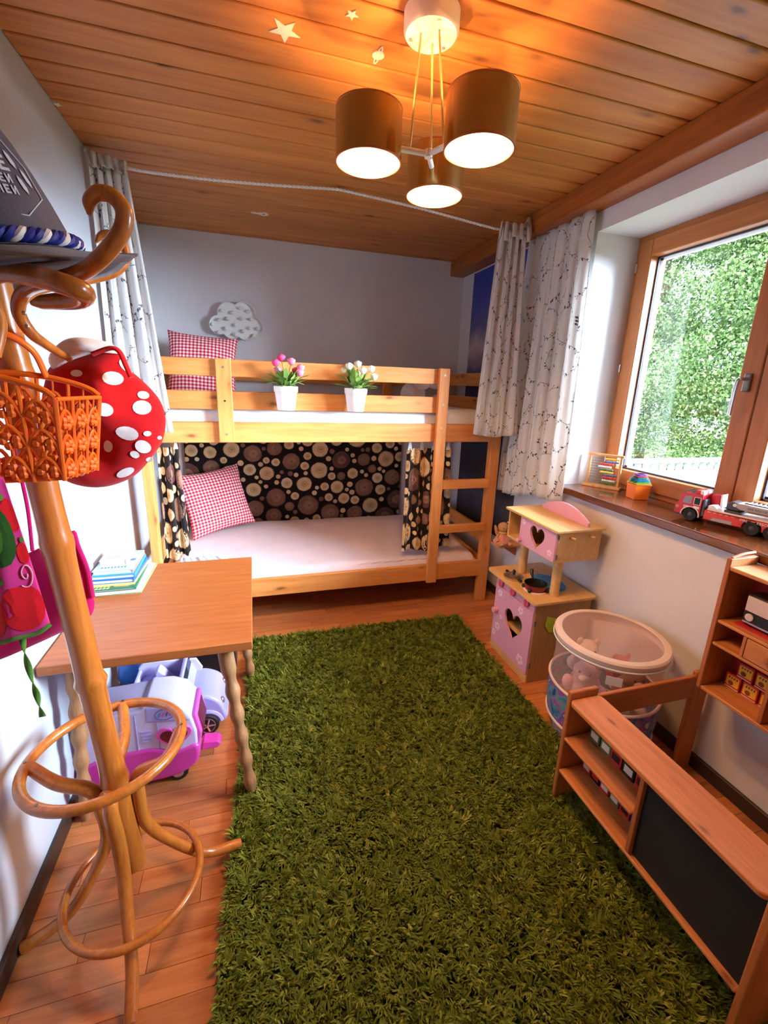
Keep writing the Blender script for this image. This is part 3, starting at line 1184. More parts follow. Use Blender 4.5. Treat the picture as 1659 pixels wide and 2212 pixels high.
pillow('gingham_pillow', 'red gingham pillow leaning on the log wall hanging in the lower bunk', (-0.268, 3.25, 0.628),
       Vector((0.44, 0.24, 0.045)), Vector((-0.10, 0.13, 0.40)), 0.47, 0.46, 0.075, 'gingham', 2)
pillow('gingham_pillow', 'large red gingham pillow standing behind the upper guard rails', (-0.292, 3.20, 1.538),
       Vector((0.47, 0.02, -0.03)), Vector((0.02, 0.17, 0.42)), 0.43, 0.45, 0.08, 'gingham', 5)

# striped throw at the table end of the lower bunk
fabric('throw_grey', rgb(222, 220, 226), 600)
fabric('throw_stripe', rgb(150, 150, 162), 600)
cl = Cloth([(-0.44, 2.66, 0.43), (-0.20, 2.66, 0.43)], [(-0.44, 2.58, 0.385), (-0.10, 2.58, 0.375)], 0.3, 2, 0.006, (0, -0.5, 1), 3)
th_ = thing('throw_blanket', 'pale striped throw folded at the corner of the lower bunk beside the table', 'blanket', (-0.3, 2.62, 0.38))
MB().grid(cl.fn, 30, 10).build('cloth', 'throw_grey', th_, solid=0.012, boffset=0, angle=80)
st_ = MB()
for k in range(6):
    x0 = 0.02 + k * 0.045
    cl.poly(st_, [(x0, 0.002), (x0 + 0.012, 0.002), (x0 + 0.02, cl.L * 0.98), (x0 + 0.008, cl.L * 0.98)], 0, 0.0085)
st_.build('stripe', 'throw_stripe', th_, smooth=False)

# pale plush lying at the ladder end of the upper bunk
fabric('plush_cream', rgb(232, 214, 206), 300, bump=0.5)
fabric('plush_pink', rgb(236, 186, 190), 300, bump=0.5)
pl = thing('plush_toy', 'cream plush animal lying behind the upper guard rail by the ladder', 'plush toy', (1.03, 2.80, 1.326))
MB().ell((1.02, 2.80, 1.41), (0.085, 0.07, 0.085)).build('body', 'plush_cream', pl)
MB().ell((1.06, 2.74, 1.49), (0.055, 0.05, 0.05)).build('head', 'plush_cream', pl)
MB().ell((0.97, 2.72, 1.50), (0.05, 0.02, 0.022)).build('ear', 'plush_cream', pl)
MB().ell((1.15, 2.74, 1.47), (0.05, 0.02, 0.022)).build('ear', 'plush_cream', pl)
MB().ell((1.17, 2.76, 1.37), (0.04, 0.04, 0.045)).build('paw', 'plush_pink', pl)
# ================================================================== things on the walls and ceiling
# cloud light
plain('cloud_white', rgb(238, 240, 236), 0.5, vary=0.02)
plain('bulb_white', rgb(232, 230, 224), 0.3, vary=0)
cd_ = thing('cloud_light', 'white cloud-shaped marquee light with small bulbs on the back wall', 'wall light', (-0.08, 3.53, 1.75))
lobes = [(-0.115, -0.03, 0.062), (-0.045, 0.045, 0.075), (0.055, 0.05, 0.08), (0.12, -0.03, 0.062), (0.06, -0.06, 0.06), (-0.03, -0.05, 0.066), (0.0, 0.0, 0.09)]
out = []
for k in range(120):
    t = 6.283 * k / 120
    d = (math.cos(t), math.sin(t))
    best = 0.02
    for cx, cy, R in lobes:
        b = d[0] * cx + d[1] * cy
        q = b * b - (cx * cx + cy * cy - R * R)
        if q > 0:
            best = max(best, b + math.sqrt(q))
    out.append((d[0] * best, d[1] * best))
CZ = 1.862
MB().prism(out, (-0.08, 3.528, CZ), (1, 0, 0), (0, 0, 1), (0, -0.03, 0)).build('back_box', 'cloud_white', cd_)
rim = [Vector((-0.08 + p[0], 3.482, CZ + p[1])) for p in out]
wall = MB()
n = len(out)
wall.add([Vector((-0.08 + p[0], 3.528, CZ + p[1])) for p in out] + [Vector((-0.08 + p[0], 3.475, CZ + p[1])) for p in out],
         [(i, (i + 1) % n, n + (i + 1) % n, n + i) for i in range(n)])
wall.build('rim', 'cloud_white', cd_, solid=0.004, boffset=0)
for (u, v) in ((530, 150), (600, 165), (648, 135), (700, 157), (515, 210), (568, 203), (655, 203), (716, 207), (472, 238), (615, 243), (555, 267), (708, 262), (760, 268), (508, 290), (663, 283), (615, 303), (735, 312)):
    p = at(300 + u / 2.9625, 620 + v / 2.9625, y=3.49)
    MB().ell((p.x, 3.488, p.z), (0.013, 0.02, 0.013), None, 12, 8).build('bulb', 'bulb_white', cd_)

# glow stickers on the ceiling
plain('sticker', rgb(236, 226, 204), 0.6, vary=0.03)


def star(label, u, v, R, rot):
    c = at(u, v, z=HC - 0.0005)
    pts = []
    for k in range(10):
        r = R if k % 2 == 0 else R * 0.42
        pts.append((r * math.cos(rot + k * 0.6283), r * math.sin(rot + k * 0.6283)))
    o = MB().prism(pts, c, (1, 0, 0), (0, 1, 0), (0, 0, -0.003)).build('star_sticker', 'sticker', org=c, bevel=0.0008)
    tag(o, label, 'sticker')


star('large white star stuck on the wooden ceiling', 615, 65, 0.047, 0.25)
star('small white star stuck on the ceiling near the lamp canopy', 760, 30, 0.02, 0.1)
star('tiny white star at the ceiling edge over the left wall', 122, 224, 0.02, 0.4)
c = at(817, 118, z=HC - 0.0005)
pn = thing('planet_sticker', 'white ringed planet stuck on the ceiling beside the lamp', 'sticker', c)
MB().prism([(0.018 * math.cos(k * 0.2618), 0.018 * math.sin(k * 0.2618)) for k in range(24)], c, (1, 0, 0), (0, 1, 0), (0, 0, -0.003)).build('disc', 'sticker', pn)
MB().tube([c + Vector((0.006 * math.cos(k * 0.2618) - 0.002 * math.sin(k * .2618), 0.036 * math.sin(k * 0.2618), -0.002)) for k in range(24)], 0.0022, 6, closed=True).build('ring', 'sticker', pn)
c = at(562, 461, z=HC - 0.0005)
uf = thing('rocket_sticker', 'white rocket stuck on the ceiling over the bunk bed', 'sticker', c)
MB().prism([(-0.055, 0), (-0.03, 0.012), (-0.02, 0.008), (0.02, 0.03), (0.045, 0.012), (0.05, -0.004), (0.03, -0.03), (0.0, -0.016), (-0.02, -0.008), (-0.032, -0.014)], c, (1, 0, 0), (0, 1, 0), (0, 0, -0.003)).build('body', 'sticker', uf)
MB().cyl(c + Vector((0.02, -0.002, -0.0031)), c + Vector((0.02, -0.002, -0.0045)), 0.009, n=14).build('porthole', 'ceiling_pine', uf)

# mural poster on the right wall
t = NT('mural_print')
c0 = t.coords('Object', False)
sp = t.n('SeparateXYZ')
t.l(c0, sp.inputs[0])
nz = t.noise(c0, 3.2, 6, 0.6, 0.8)
h = t.math('ADD', sp.outputs[2], t.math('MULTIPLY', t.math('SUBTRACT', nz, 0.5), 0.32))
t.color(t.ramp(t.math('DIVIDE', h, 1.9), [(0.0, rgb(30, 32, 42)), (0.12, rgb(70, 74, 92)), (0.22, rgb(26, 28, 38)), (0.42, rgb(50, 52, 76)), (0.62, rgb(80, 78, 118)),
        (0.70, rgb(200, 176, 176)), (0.76, rgb(96, 100, 150)), (0.86, rgb(62, 80, 170)), (1.0, rgb(44, 60, 156))]))
t.b.inputs['Roughness'].default_value = 0.5
MATS['mural_print'] = t.m
po = MB().box(1.663, XR - 0.0005, 2.50, 3.335, 0.43, 2.30).build('mural_poster', 'mural_print', org=(1.668, 2.95, 0.43), smooth=False)
tag(po, 'tall dark blue mountain sky poster on the window wall behind the bed ladder', 'poster')

# little wall ledge with doll
plain('doll_skin', rgb(206, 156, 112), 0.8)
fabric('doll_pink', rgb(226, 150, 130), 400)
fabric('doll_yellow', rgb(236, 178, 70), 400)
lg = thing('wall_ledge', 'small wooden ledge on the wall beside the bed post', 'shelf', (1.66, 2.44, 0.46))
MB().box(1.50, XR - 0.002, 2.36, 2.46, 0.462, 0.474).build('shelf_board', 'toy_wood', lg, bevel=0.002)
MB().prism([(0, 0), (0.12, 0), (0.12, -0.08)], (1.545, 2.405, 0.462), (1, 0, 0), (0, 0, 1), (0, 0.012, 0)).build('bracket', 'shop_wood_z', lg)
dl = thing('rabbit_doll', 'brown rabbit doll in a pink dress sitting on the wall ledge', 'doll', (1.545, 2.40, 0.474))
dx, dy, dz = 1.545, 2.402, 0.474
MB().lathe([(0.0, 0.0), (0.05, 0.002), (0.055, 0.02), (0.038, 0.05), (0.022, 0.08), (0.018, 0.088)], (dx, dy, dz), 18).build('dress', 'doll_pink', dl)
hd_ = MB().ell((dx, dy - 0.004, dz + 0.118), (0.036, 0.032, 0.034)).build('head', 'doll_skin', dl)
for sx in (-1, 1):
    M = Matrix.Rotation(sx * 0.35, 3, 'Y')
    MB().ell((dx + sx * 0.045, dy, dz + 0.095), (0.012, 0.008, 0.045), M).build('ear', 'doll_skin', dl)
    MB().ell((dx + sx * 0.014, dy - 0.034, dz + 0.12), (0.0035, 0.003, 0.0035), None, 8, 6).build('eye', 'black', hd_)
    MB().tube(spline([(dx + sx * 0.024, dy, dz + 0.075), (dx + sx * 0.045, dy - 0.012, dz + 0.05), (dx + sx * 0.046, dy - 0.03, dz + 0.032)], 4), 0.009, 8).build('arm', 'doll_skin', dl)
    MB().tube(spline([(dx + sx * 0.02, dy - 0.02, dz + 0.016), (dx + sx * 0.03, dy - 0.05, dz + 0.016), (dx + sx * 0.032, dy - 0.066, dz + 0.008)], 4), [0.013] * 8 + [0.016], 8).build('leg', 'doll_skin', dl)
MB().ell((dx, dy - 0.033, dz + 0.110), (0.004, 0.003, 0.003), None, 8, 6).build('nose', 'doll_pink', hd_)
MB().lathe([(0.020, 0.074), (0.030, 0.082), (0.021, 0.09)], (dx, dy, dz), 14).build('collar', 'doll_yellow', dl)
MB().ell((dx + 0.028, dy - 0.01, dz + 0.152), (0.008, 0.006, 0.006), None, 10, 6).build('flower', 'doll_pink', hd_)

# flower pots hooked on the guard rail
plain('pot_white', rgb(240, 242, 242), 0.35, vary=0.02)
plain('leaf_pot', rgb(132, 172, 82), 0.55, vary=0.16)
plain('stem_green', rgb(110, 150, 66), 0.6)
plain('petal_pink', rgb(226, 70, 120), 0.7)
plain('petal_light', rgb(240, 130, 165), 0.7)
plain('petal_white', rgb(246, 244, 226), 0.7)
plain('petal_cream', rgb(238, 236, 196), 0.7)


def pot(label, x, blooms, seed):
    rr = random.Random(seed)
    y, z0 = 2.452, 1.316
    t = thing('flower_pot', label, 'flower pot', (x, y, z0), 'flower pots on the guard rail')
    MB().lathe([(0.0, 0), (0.043, 0), (0.046, 0.004), (0.058, 0.094), (0.062, 0.094), (0.0635, 0.122), (0.0615, 0.124), (0.057, 0.121), (0.054, 0.10), (0.0, 0.10)], (x, y, z0), 32).build('pot', 'pot_white', t)
    MB().tube([(x + 0.0605 * math.cos(k * 0.2618), y + 0.0605 * math.sin(k * 0.2618), z0 + 0.095) for k in range(24)], 0.0016, 6, closed=True).build('rim_groove', 'screw', t)
    MB().tube(spline([(x, y + 0.058, z0 + 0.118), (x, y + 0.066, z0 + 0.135), (x, FY - 0.004, z0 + 0.137)], 4), 0.003, 6).build('rail_hook', 'steel', t)
    for (dx, dz, mat) in blooms:
        dy = rr.uniform(-0.045, 0.03)
        top = Vector((x + dx, y + dy, z0 + dz))
        MB().tube(spline([(x + dx * 0.15, y + dy * 0.2, z0 + 0.10), (x + dx * 0.5, y + dy * 0.6, z0 + 0.10 + (dz - 0.1) * 0.6), top], 4), 0.0018, 5).build('stem', 'stem_green', t)
        b = MB()
        b.ell(top + Vector((0, 0, 0.004)), (0.019, 0.019, 0.019), None, 12, 8)
        for k in range(7):
            a = k * 0.9
            M = Matrix.Rotation(a, 3, 'Z') @ Matrix.Rotation(0.35, 3, 'Y')
            b.ell(top + Vector((math.cos(a) * 0.014, math.sin(a) * 0.014, 0.004)), (0.006, 0.014, 0.013), M, 8, 6)
        b.build('bloom', mat, t)
    for k in range(60):
        a = rr.random() * 6.28
        l = rr.uniform(0.07, 0.13)
        up = rr.uniform(0.05, 1.45)
        d = Vector((math.cos(a) * math.cos(up), math.sin(a) * math.cos(up) * (0.7 if math.sin(a) < 0 else 0.22), math.sin(up)))
        st = Vector((x + math.cos(a) * 0.03, y + math.sin(a) * 0.025, z0 + 0.118 + rr.random() * 0.03))
        sd = d.cross(Vector((0, 0, 1))).normalized() * rr.uniform(0.010, 0.016)
        pts = []
        for i, (q, wd) in enumerate(((0, 0.25), (0.3, 0.8), (0.6, 1.0), (0.85, 0.6), (1.0, 0.05))):
            p = st + d * l * q + Vector((0, 0, -0.018 * q * q))
            pts += [p - sd * wd, p + Vector((0, 0, 0.002)) * (1 if i < 4 else 0), p + sd * wd]
        fs = []
        for i in range(4):
            b = i * 3
            fs += [(b, b + 1, b + 4, b + 3), (b + 1, b + 2, b + 5, b + 4)]
        MB().add(pts, fs).build('leaf', 'leaf_pot', t)


pot('white pot of pink flowers hooked on the guard rail', 0.178, [(-0.05, 0.235, 'petal_pink'), (-0.02, 0.262, 'petal_pink'), (0.03, 0.245, 'petal_light'), (-0.038, 0.20, 'petal_light'), (0.055, 0.20, 'petal_pink'), (0.075, 0.215, 'petal_light'), (0.07, 0.19, 'petal_light')], 3)
pot('white pot of white flowers hooked on the guard rail', 0.557, [(-0.045, 0.235, 'petal_cream'), (0.015, 0.25, 'petal_white'), (0.03, 0.215, 'petal_white'), (-0.06, 0.215, 'petal_cream'), (0.075, 0.225, 'petal_white'), (0.095, 0.185, 'petal_white'), (0.01, 0.20, 'petal_white')], 8)

# ================================================================== pendant lamp
t = NT('brass_brushed')
c0 = t.coords('Object', False, (1, 1, 300))
t.color(rgb(206, 178, 116))
t.b.inputs['Metallic'].default_value = 1.0
t.b.inputs['Roughness'].default_value = 0.22
MATS['brass_brushed'] = t.m
plain('shade_inside', rgb(240, 214, 170), 0.6, vary=0)
plain('copper_rim', rgb(206, 140, 110), 0.3, 1.0, vary=0)
plain('lamp_glow', (1.0, 0.80, 0.52, 1), 0.5, emit=5, vary=0)
plain('lamp_white', rgb(240, 236, 228), 0.4, vary=0)
plain('lamp_cord', rgb(226, 190, 120), 0.5, vary=0)
LX, LY = 0.51, 1.368
la = thing('pendant_lamp', 'three-shade brass pendant lamp hanging from the wooden ceiling', 'lamp', (LX, LY, HC - 0.05))
can = MB().lathe([(0.0, -0.001), (0.074, -0.001), (0.074, -0.042), (0.068, -0.05), (0.0, -0.05)], (0.50, 1.367, HC), 40).build('canopy', 'lamp_white', la)
for k in range(3):
    a = 0.5 + k * 2.094
    MB().cyl((0.50 + 0.055 * math.cos(a), 1.367 + 0.055 * math.sin(a), HC - 0.0495), (0.50 + 0.055 * math.cos(a), 1.367 + 0.055 * math.sin(a), HC - 0.053), 0.005, n=10).build('screw', 'screw', can)
shades = [(0.337, 1.375), (0.588, 1.21), (0.59, 1.512)]
SB, SH, SR = 2.05, 0.125, 0.09
brk = MB()
for (x, y) in shades:
    d = (Vector((x, y, 0)) - Vector((LX, LY, 0)))
    e = Vector((LX, LY, 2.098)) + d * (1 - (SR + 0.002) / d.length)
    brk.tube([(LX, LY, 2.098), e], 0.0075, 10)
brk.tube([(LX, LY, 2.088), (LX, LY, 2.108)], 0.011, 12)
brk.build('bracket', 'lamp_white', la)
for k, (x, y) in enumerate(shades):
    d = (Vector((x, y, 0)) - Vector((LX, LY, 0))).normalized()
    top = Vector((0.50, 1.367, HC - 0.049)) + d * 0.028
    MB().tube([top, (LX + d.x * 0.055, LY + d.y * 0.055, 2.105)], 0.0032, 8).build('cord', 'lamp_cord', la)
    sh = MB().lathe([(SR, 0.002), (SR, SH)], (x, y, SB), 48).build('shade', 'brass_brushed', la)
    MB().lathe([(SR - 0.0022, 0.001), (SR - 0.0022, SH - 0.001)], (x, y, SB), 48).build('shade_lining', 'shade_inside', sh)
    MB().lathe([(SR - 0.0025, 0.0), (SR + 0.0012, 0.0), (SR + 0.0012, 0.004), (SR - 0.0025, 0.004), (SR - 0.0025, 0.0)], (x, y, SB), 48).build('rim', 'copper_rim', sh)
    MB().lathe([(SR - 0.0025, SH), (SR + 0.0008, SH), (SR + 0.0008, SH - 0.003), (SR - 0.0025, SH - 0.003), (SR - 0.0025, SH)], (x, y, SB), 48).build('rim', 'copper_rim', sh)
    so_ = MB()
    for q in range(3):
        a = q * 2.094 + 0.4
        so_.tube([(x, y, SB + SH - 0.012), (x + math.cos(a) * (SR - 0.003), y + math.sin(a) * (SR - 0.003), SB + SH - 0.012)], 0.0025, 6)
    so_.cyl((x, y, SB + SH - 0.005), (x, y, SB + SH - 0.05), 0.017, n=14)
    so_.build('socket', 'lamp_white', sh)
    MB().lathe([(0.012, 0.0), (0.064, 0.0), (0.064, 0.002), (0.012, 0.002)], (x, y, SB + SH - 0.004), 36).build('added_baffle', 'shade_inside', sh)  # added disc that holds back light going up to canopy and ceiling
    MB().ell((x, y, SB + SH - 0.073), (0.024, 0.024, 0.03), None, 16, 10).build('bulb', 'lamp_glow', sh)
    li = bpy.data.lights.new('bulb_light', 'POINT')
    li.energy = 24.0
    li.color = (1.0, 0.53, 0.20)
    li.shadow_soft_size = 0.028
    lo = bpy.data.objects.new('bulb_light', li)
    COL.objects.link(lo)
    lo.parent = la
    lo.location = Vector((x, y, SB + SH - 0.073)) - ORG[la.name]
# ================================================================== table with twisted legs
TZ = 0.622
tb = thing('childs_table', 'small brown wooden table with knobbly turned legs by the left wall', 'table', (-0.34, 1.74, 0))
tp = MB().box(-0.643, -0.03, 1.362, 2.125, TZ - 0.032, TZ).build('table_top', 'table_wood', tb, bevel=0.003)
box('apron_rail', 'table_wood', tb, -0.60, -0.15, 2.03, 2.05, TZ - 0.09, TZ - 0.033, 0.002)


def turned_leg(top, foot):
    top, foot = Vector(top), Vector(foot)
    n = 60
    pts, rs = [], []
    for i in range(n + 1):
        t = i / n
        pts.append(top.lerp(foot, t))
        if t < 0.16:
            r = 0.026
        else:
            q = (t - 0.16) / 0.84
            r = 0.0225 - 0.004 * q + 0.0038 * math.cos(q * 6.283 * 5.5)
        rs.append(r)
    MB().tube(pts, rs, 18).build('leg', 'leg_wood', tb, angle=70)


turned_leg((-0.125, 1.425, TZ - 0.032), (-0.056, 1.345, 0.022))
turned_leg((-0.105, 2.04, TZ - 0.032), (-0.058, 2.02, 0.022))
turned_leg((-0.575, 1.44, TZ - 0.032), (-0.60, 1.40, 0.0))
turned_leg((-0.575, 2.04, TZ - 0.032), (-0.60, 2.07, 0.0))

# ---- pile of books
plain('page', rgb(232, 224, 206), 0.8)
for nm, cc in (('cover_green', (20, 108, 82)), ('cover_cream', (226, 214, 196)), ('cover_blue', (26, 92, 190)), ('cover_sky', (44, 140, 210)), ('cover_light', (160, 200, 226)),
               ('cover_pink', (226, 182, 204)), ('cover_orange', (236, 120, 84)), ('cover_olive', (150, 160, 110)), ('cover_grey', (200, 200, 204)), ('ink_dark', (52, 60, 70)), ('ink_yellow', (236, 222, 120)), ('ink_white', (240, 240, 236)), ('ink_red', (190, 40, 30)), ('ink_gold', (196, 150, 90))):
    plain(nm, rgb(*cc), 0.4, vary=0.04)
BOOKS = [  # label, cover, w, d, h, cx, cy, rot
    ('thin olive-covered magazine at the bottom of the book pile', 'cover_olive', 0.185, 0.30, 0.006, -0.545, 1.965, -0.02),
    ('thin cream paperback second from the bottom of the book pile', 'cover_cream', 0.185, 0.295, 0.006, -0.55, 1.96, 0.01),
    ('cream-backed booklet under the green picture book', 'cover_grey', 0.18, 0.28, 0.007, -0.553, 1.955, 0.03),
    ('dark green picture book with yellow title in the pile', 'cover_green', 0.165, 0.265, 0.008, -0.558, 1.945, 0.02),
    ('thin yellowish booklet between the green and blue books', 'ink_yellow', 0.16, 0.24, 0.006, -0.56, 1.965, -0.03),
    ('deep blue hardback book in the middle of the pile', 'cover_blue', 0.155, 0.235, 0.016, -0.562, 1.97, -0.02),
    ('sky blue hardback book with white page edge in the pile', 'cover_sky', 0.155, 0.23, 0.014, -0.563, 1.975, 0.02),
    ('light blue picture book with orange spine near the top of the pile', 'cover_light', 0.145, 0.22, 0.016, -0.565, 1.985, 0.0),
    ('small thick pink book on top of the pile', 'cover_pink', 0.10, 0.125, 0.024, -0.575, 1.985, 0.03),
]
z = TZ + 0.0003
for (lab, cov, w, d, h, cx, cy, rot) in BOOKS:
    M = Matrix.Translation((cx, cy, z)) @ Matrix.Rotation(rot, 4, 'Z')
    b = thing('book', lab, 'book', (cx, cy, z), 'books piled on the table')
    ct = min(0.0022, h * 0.25)
    cv = MB(M).box(-w / 2, w / 2, -d / 2, d / 2, 0, ct).box(-w / 2, w / 2, -d / 2, d / 2, h - ct, h)
    cv.build('cover', cov, b, smooth=False)
    sp_mat = 'cover_orange' if 'orange' in lab else cov
    MB(M).box(w / 2 - 0.003, w / 2, -d / 2 + .0005, d / 2 - .0005, ct, h - ct).build('spine', sp_mat, b, smooth=False)
    MB(M).box(-w / 2 + 0.004, w / 2 - 0.003, -d / 2 + 0.003, d / 2 - 0.003, ct, h - ct).build('pages', 'page', b, smooth=False)
    if 'dark green' in lab:
        for q in range(3):
            for i in range(5):
                MB(M).prism([(0, 0), (0.009, 0.001), (0.011, 0.010), (0.006, 0.012), (0.003, 0.008)], (-0.078 + i * 0.0135, -d / 2 + 0.008 + q * 0.019, h), (1, 0, 0), (0, 1, 0), (0, 0, 0.0004)).build('title_stroke', 'ink_white' if q == 2 else 'ink_yellow', b, smooth=False)
        MB(M).prism([(-0.03, -0.012), (0.02, -0.016), (0.035, 0.004), (0.02, 0.016), (-0.01, 0.01), (-0.028, 0.014)], (0.03, -d / 2 + 0.035, h), (1, 0, 0), (0, 1, 0), (0, 0, 0.0004)).build('picture', 'ink_gold', b)
    if 'orange spine' in lab:
        for i in range(8):
            MB(M).prism([(0, 0), (0.007, 0.001), (0.008, 0.013), (0.002, 0.011)], (-0.05 + i * 0.012, -d / 2 + 0.028, h), (1, 0, 0), (0, 1, 0), (0, 0, 0.0004)).build('title_stroke', 'ink_dark', b, smooth=False)
        MB(M).prism([(0.012 * math.cos(k * .5236), 0.012 * math.sin(k * .5236)) for k in range(12)], (0.05, 0.0, h), (1, 0, 0), (0, 1, 0), (0, 0, 0.0004)).build('picture', 'cover_blue', b)
    if 'small thick pink' in lab:
        for q in range(4):
            MB(M).box(-0.035, 0.03 - 0.01 * (q % 2), -0.04 + q * 0.02, -0.037 + q * 0.02, h, h + 0.0004).build('cover_line', 'ink_dark' if q == 1 else 'cover_orange', b, smooth=False)
    z += h + 0.0004

# ================================================================== bentwood coat rack
LEAN = Vector((-0.062, 0.0, 1.0))
RB = Vector((-0.357, 1.08, 0.0))


def axis(z):
    return RB + LEAN * z


ck = thing('coat_rack', 'honey-coloured rattan coat rack with curled hooks beside the left wall', 'coat rack', (-0.36, 1.08, 0))
pts, rs = [], []
for i in range(91):
    zz = 0.14 + i * (1.642 - 0.14) / 90
    pts.append(axis(zz))
    r = 0.0285
    for nz_ in (0.445, 0.74, 1.10, 1.45):
        r += 0.0055 * math.exp(-((zz - nz_) / 0.009) ** 2)
        r += 0.0018 * math.exp(-((zz - nz_) / 0.05) ** 2)
    rs.append(r)
MB().tube(pts, rs, 24).build('pole', 'rattan', ck, angle=70)
MB().ell(axis(1.642), (0.03, 0.03, 0.016)).build('finial', 'rattan', ck)

RINGZ = 0.50
rc_ = Vector((-0.408, 1.125, RINGZ))
ring_r = 0.183


def ringpt(a, zc=RINGZ, r=ring_r, c=rc_):
    return Vector((c.x + math.cos(a) * r, c.y + math.sin(a) * r, zc + 0.012 * math.cos(a + 0.6)))


MB().tube([ringpt(k * 6.283 / 64) for k in range(64)], 0.0135, 12, closed=True).build('umbrella_ring', 'rattan', ck)
FEET = [(-0.327, 0.800, 4.15), (-0.628, 1.025, 3.15), (-0.092, 1.150, 0.1), (-0.405, 1.355, 1.6)]
for (fx, fy, ra) in FEET:
    foot = Vector((fx, fy, 0.0165 if fx < -0.12 else 0.034))
    d = (foot - RB)
    d.z = 0
    L = d.length
    d.normalize()
    st = ringpt(ra)
    up = (st - rc_)
    up.z = 0
    up.normalize()
    p = [st - up * 0.004, axis(0.47) + up * 0.125 + Vector((0, 0, -0.008)), axis(0.43) + d * 0.055, axis(0.36) + d * 0.043, axis(0.27) + d * 0.045,
         axis(0.18) + d * 0.085, RB + d * (L * 0.62) + Vector((0, 0, 0.065)), foot]
    if fy < 0.9:
        p = [axis(0.43) + d * 0.05 + Vector((-0.02, 0.01, 0.0)), axis(0.445) + d * 0.07, axis(0.41) + d * 0.085, axis(0.33) + d * 0.082, axis(0.24) + d * 0.10, axis(0.15) + d * 0.145, RB + d * (L * 0.75) + Vector((0, 0, 0.07)), foot]
    q = spline(p, 7)
    MB().tube(q, [0.0145 + 0.003 * math.sin(min(1, i / len(q) * 1.4) * 3.14) for i in range(len(q))], 12).build('leg', 'rattan', ck)
MB().tube([Vector((-0.362 + 0.165 * math.cos(k * 6.283 / 64), 1.052 + 0.165 * math.sin(k * 6.283 / 64), 0.118)) for k in range(64)], 0.0105, 10, closed=True).build('brace_ring', 'rattan', ck)
for (fx, fy, ra) in FEET:
    st = ringpt(ra)
    MB().cyl(st + Vector((0, 0, 0.0115)), st + Vector((0, 0, 0.0148)), 0.004, n=8).build('screw', 'dark_steel', ck)

HOOKS = {
    'a': [(150, 775, 1.155), (108, 750, 1.09), (66, 718, 1.05), (40, 672, 1.03), (54, 628, 1.0), (106, 608, 0.925), (172, 590, 0.855), (225, 550, 0.825), (262, 500, 0.82), (268, 458, 0.82), (246, 426, 0.82), (214, 417, 0.82), (194, 434, 0.82), (193, 464, 0.82)],
    'b': [(20, 760, 1.16), (28, 700, 1.14), (60, 640, 1.16), (130, 615, 1.2), (200, 603, 1.24), (250, 588, 1.26), (272, 560, 1.27), (266, 530, 1.27), (243, 507, 1.27), (220, 507, 1.27), (206, 524, 1.27)],
    'c': [(-10, 770, 0.98), (-2, 700, 0.99), (-25, 640, 0.97), (-30, 600, 0.93), (20, 588, 0.87), (90, 600, 0.82), (150, 618, 0.80), (182, 634, 0.82), (165, 648, 0.86), (110, 652, 0.90), (70, 655, 0.93)],
    'd': [(-75, 770, 1.06), (-42, 715, 1.07), (-32, 672, 1.08), (-62, 640, 1.09), (-105, 632, 1.11), (-130, 650, 1.12)],
}
for k, P in HOOKS.items():
    q = spline([at(u, v, y=yy) for u, v, yy in P], 7)
    n = len(q)
    hs_ = {'a': 0.8, 'b': 0.62}.get(k, 1.0)
    MB().tube(q, [hs_ * max(0.004, 0.0155 - 0.007 * (abs(i / n - 0.5) * 2) ** 3 - 0.006 * max(0, (i / n - 0.93) / 0.07)) for i in range(n)], 12).build('hook', 'rattan', ck)
for (u, v) in ((52, 676), (58, 705)):
    p = at(u, v, y=1.013)
    MB().ell(p, (0.004, 0.003, 0.004), None, 8, 6).build('screw', 'screw', ck)

# ---- grey felt hat on the hooks
fabric('felt_grey', rgb(88, 80, 86), 220, bump=0.4, vary=0.14)
plain('felt_print', rgb(196, 190, 192), 0.8, vary=0.05)
plain('cord_blue', rgb(18, 30, 120), 0.6)
plain('cord_white', rgb(226, 214, 204), 0.6)
hc = at(-12, 570, y=1.0)
ht = thing('felt_hat', 'grey felt hat with blue and white twisted cord resting on the coat rack', 'hat', hc)
tilt = Matrix.Rotation(-0.16, 3, 'Y') @ Matrix.Rotation(0.12, 3, 'X')
MB().lathe([(0.128, 0.012), (0.122, 0.05), (0.112, 0.09), (0.100, 0.13), (0.086, 0.17), (0.072, 0.20), (0.05, 0.222), (0.0, 0.23)], hc, 48, M=tilt).build('crown', 'felt_grey', ht)
brim = []
for j in range(7):
    ring = []
    for k in range(49):
        a = k * 6.283 / 48
        r = 0.126 + j * 0.0165
        zz = 0.012 - 0.004 * j + 0.016 * (j / 6) * math.sin(2 * a + 0.8) + 0.006 * (j / 6) * math.sin(5 * a)
        if j == 6:
            r += 0.003 * math.sin(17 * a)
        ring.append(hc + tilt @ Vector((r * math.cos(a), r * math.sin(a), zz)))
    brim.append(ring)
mb = MB()
mb.grid(lambda a, b: brim[min(6, round(b * 6))][min(48, round(a * 48))], 48, 6)
mb.build('brim', 'felt_grey', ht, solid=0.004, boffset=0)
for s_, mt in ((0, 'cord_blue'), (1, 'cord_white'), (2, 'cord_blue')):
    pts = []
    for k in range(220):
        a = k * 6.283 / 220
        th = k * 0.62 + s_ * 2.094
        r = 0.133 + 0.0062 * math.cos(th)
        pts.append(hc + tilt @ Vector((r * math.cos(a), r * math.sin(a), 0.026 + 0.0062 * math.sin(th))))
    MB().tube(pts, 0.006, 7, closed=True).build('hat_cord', mt, ht)


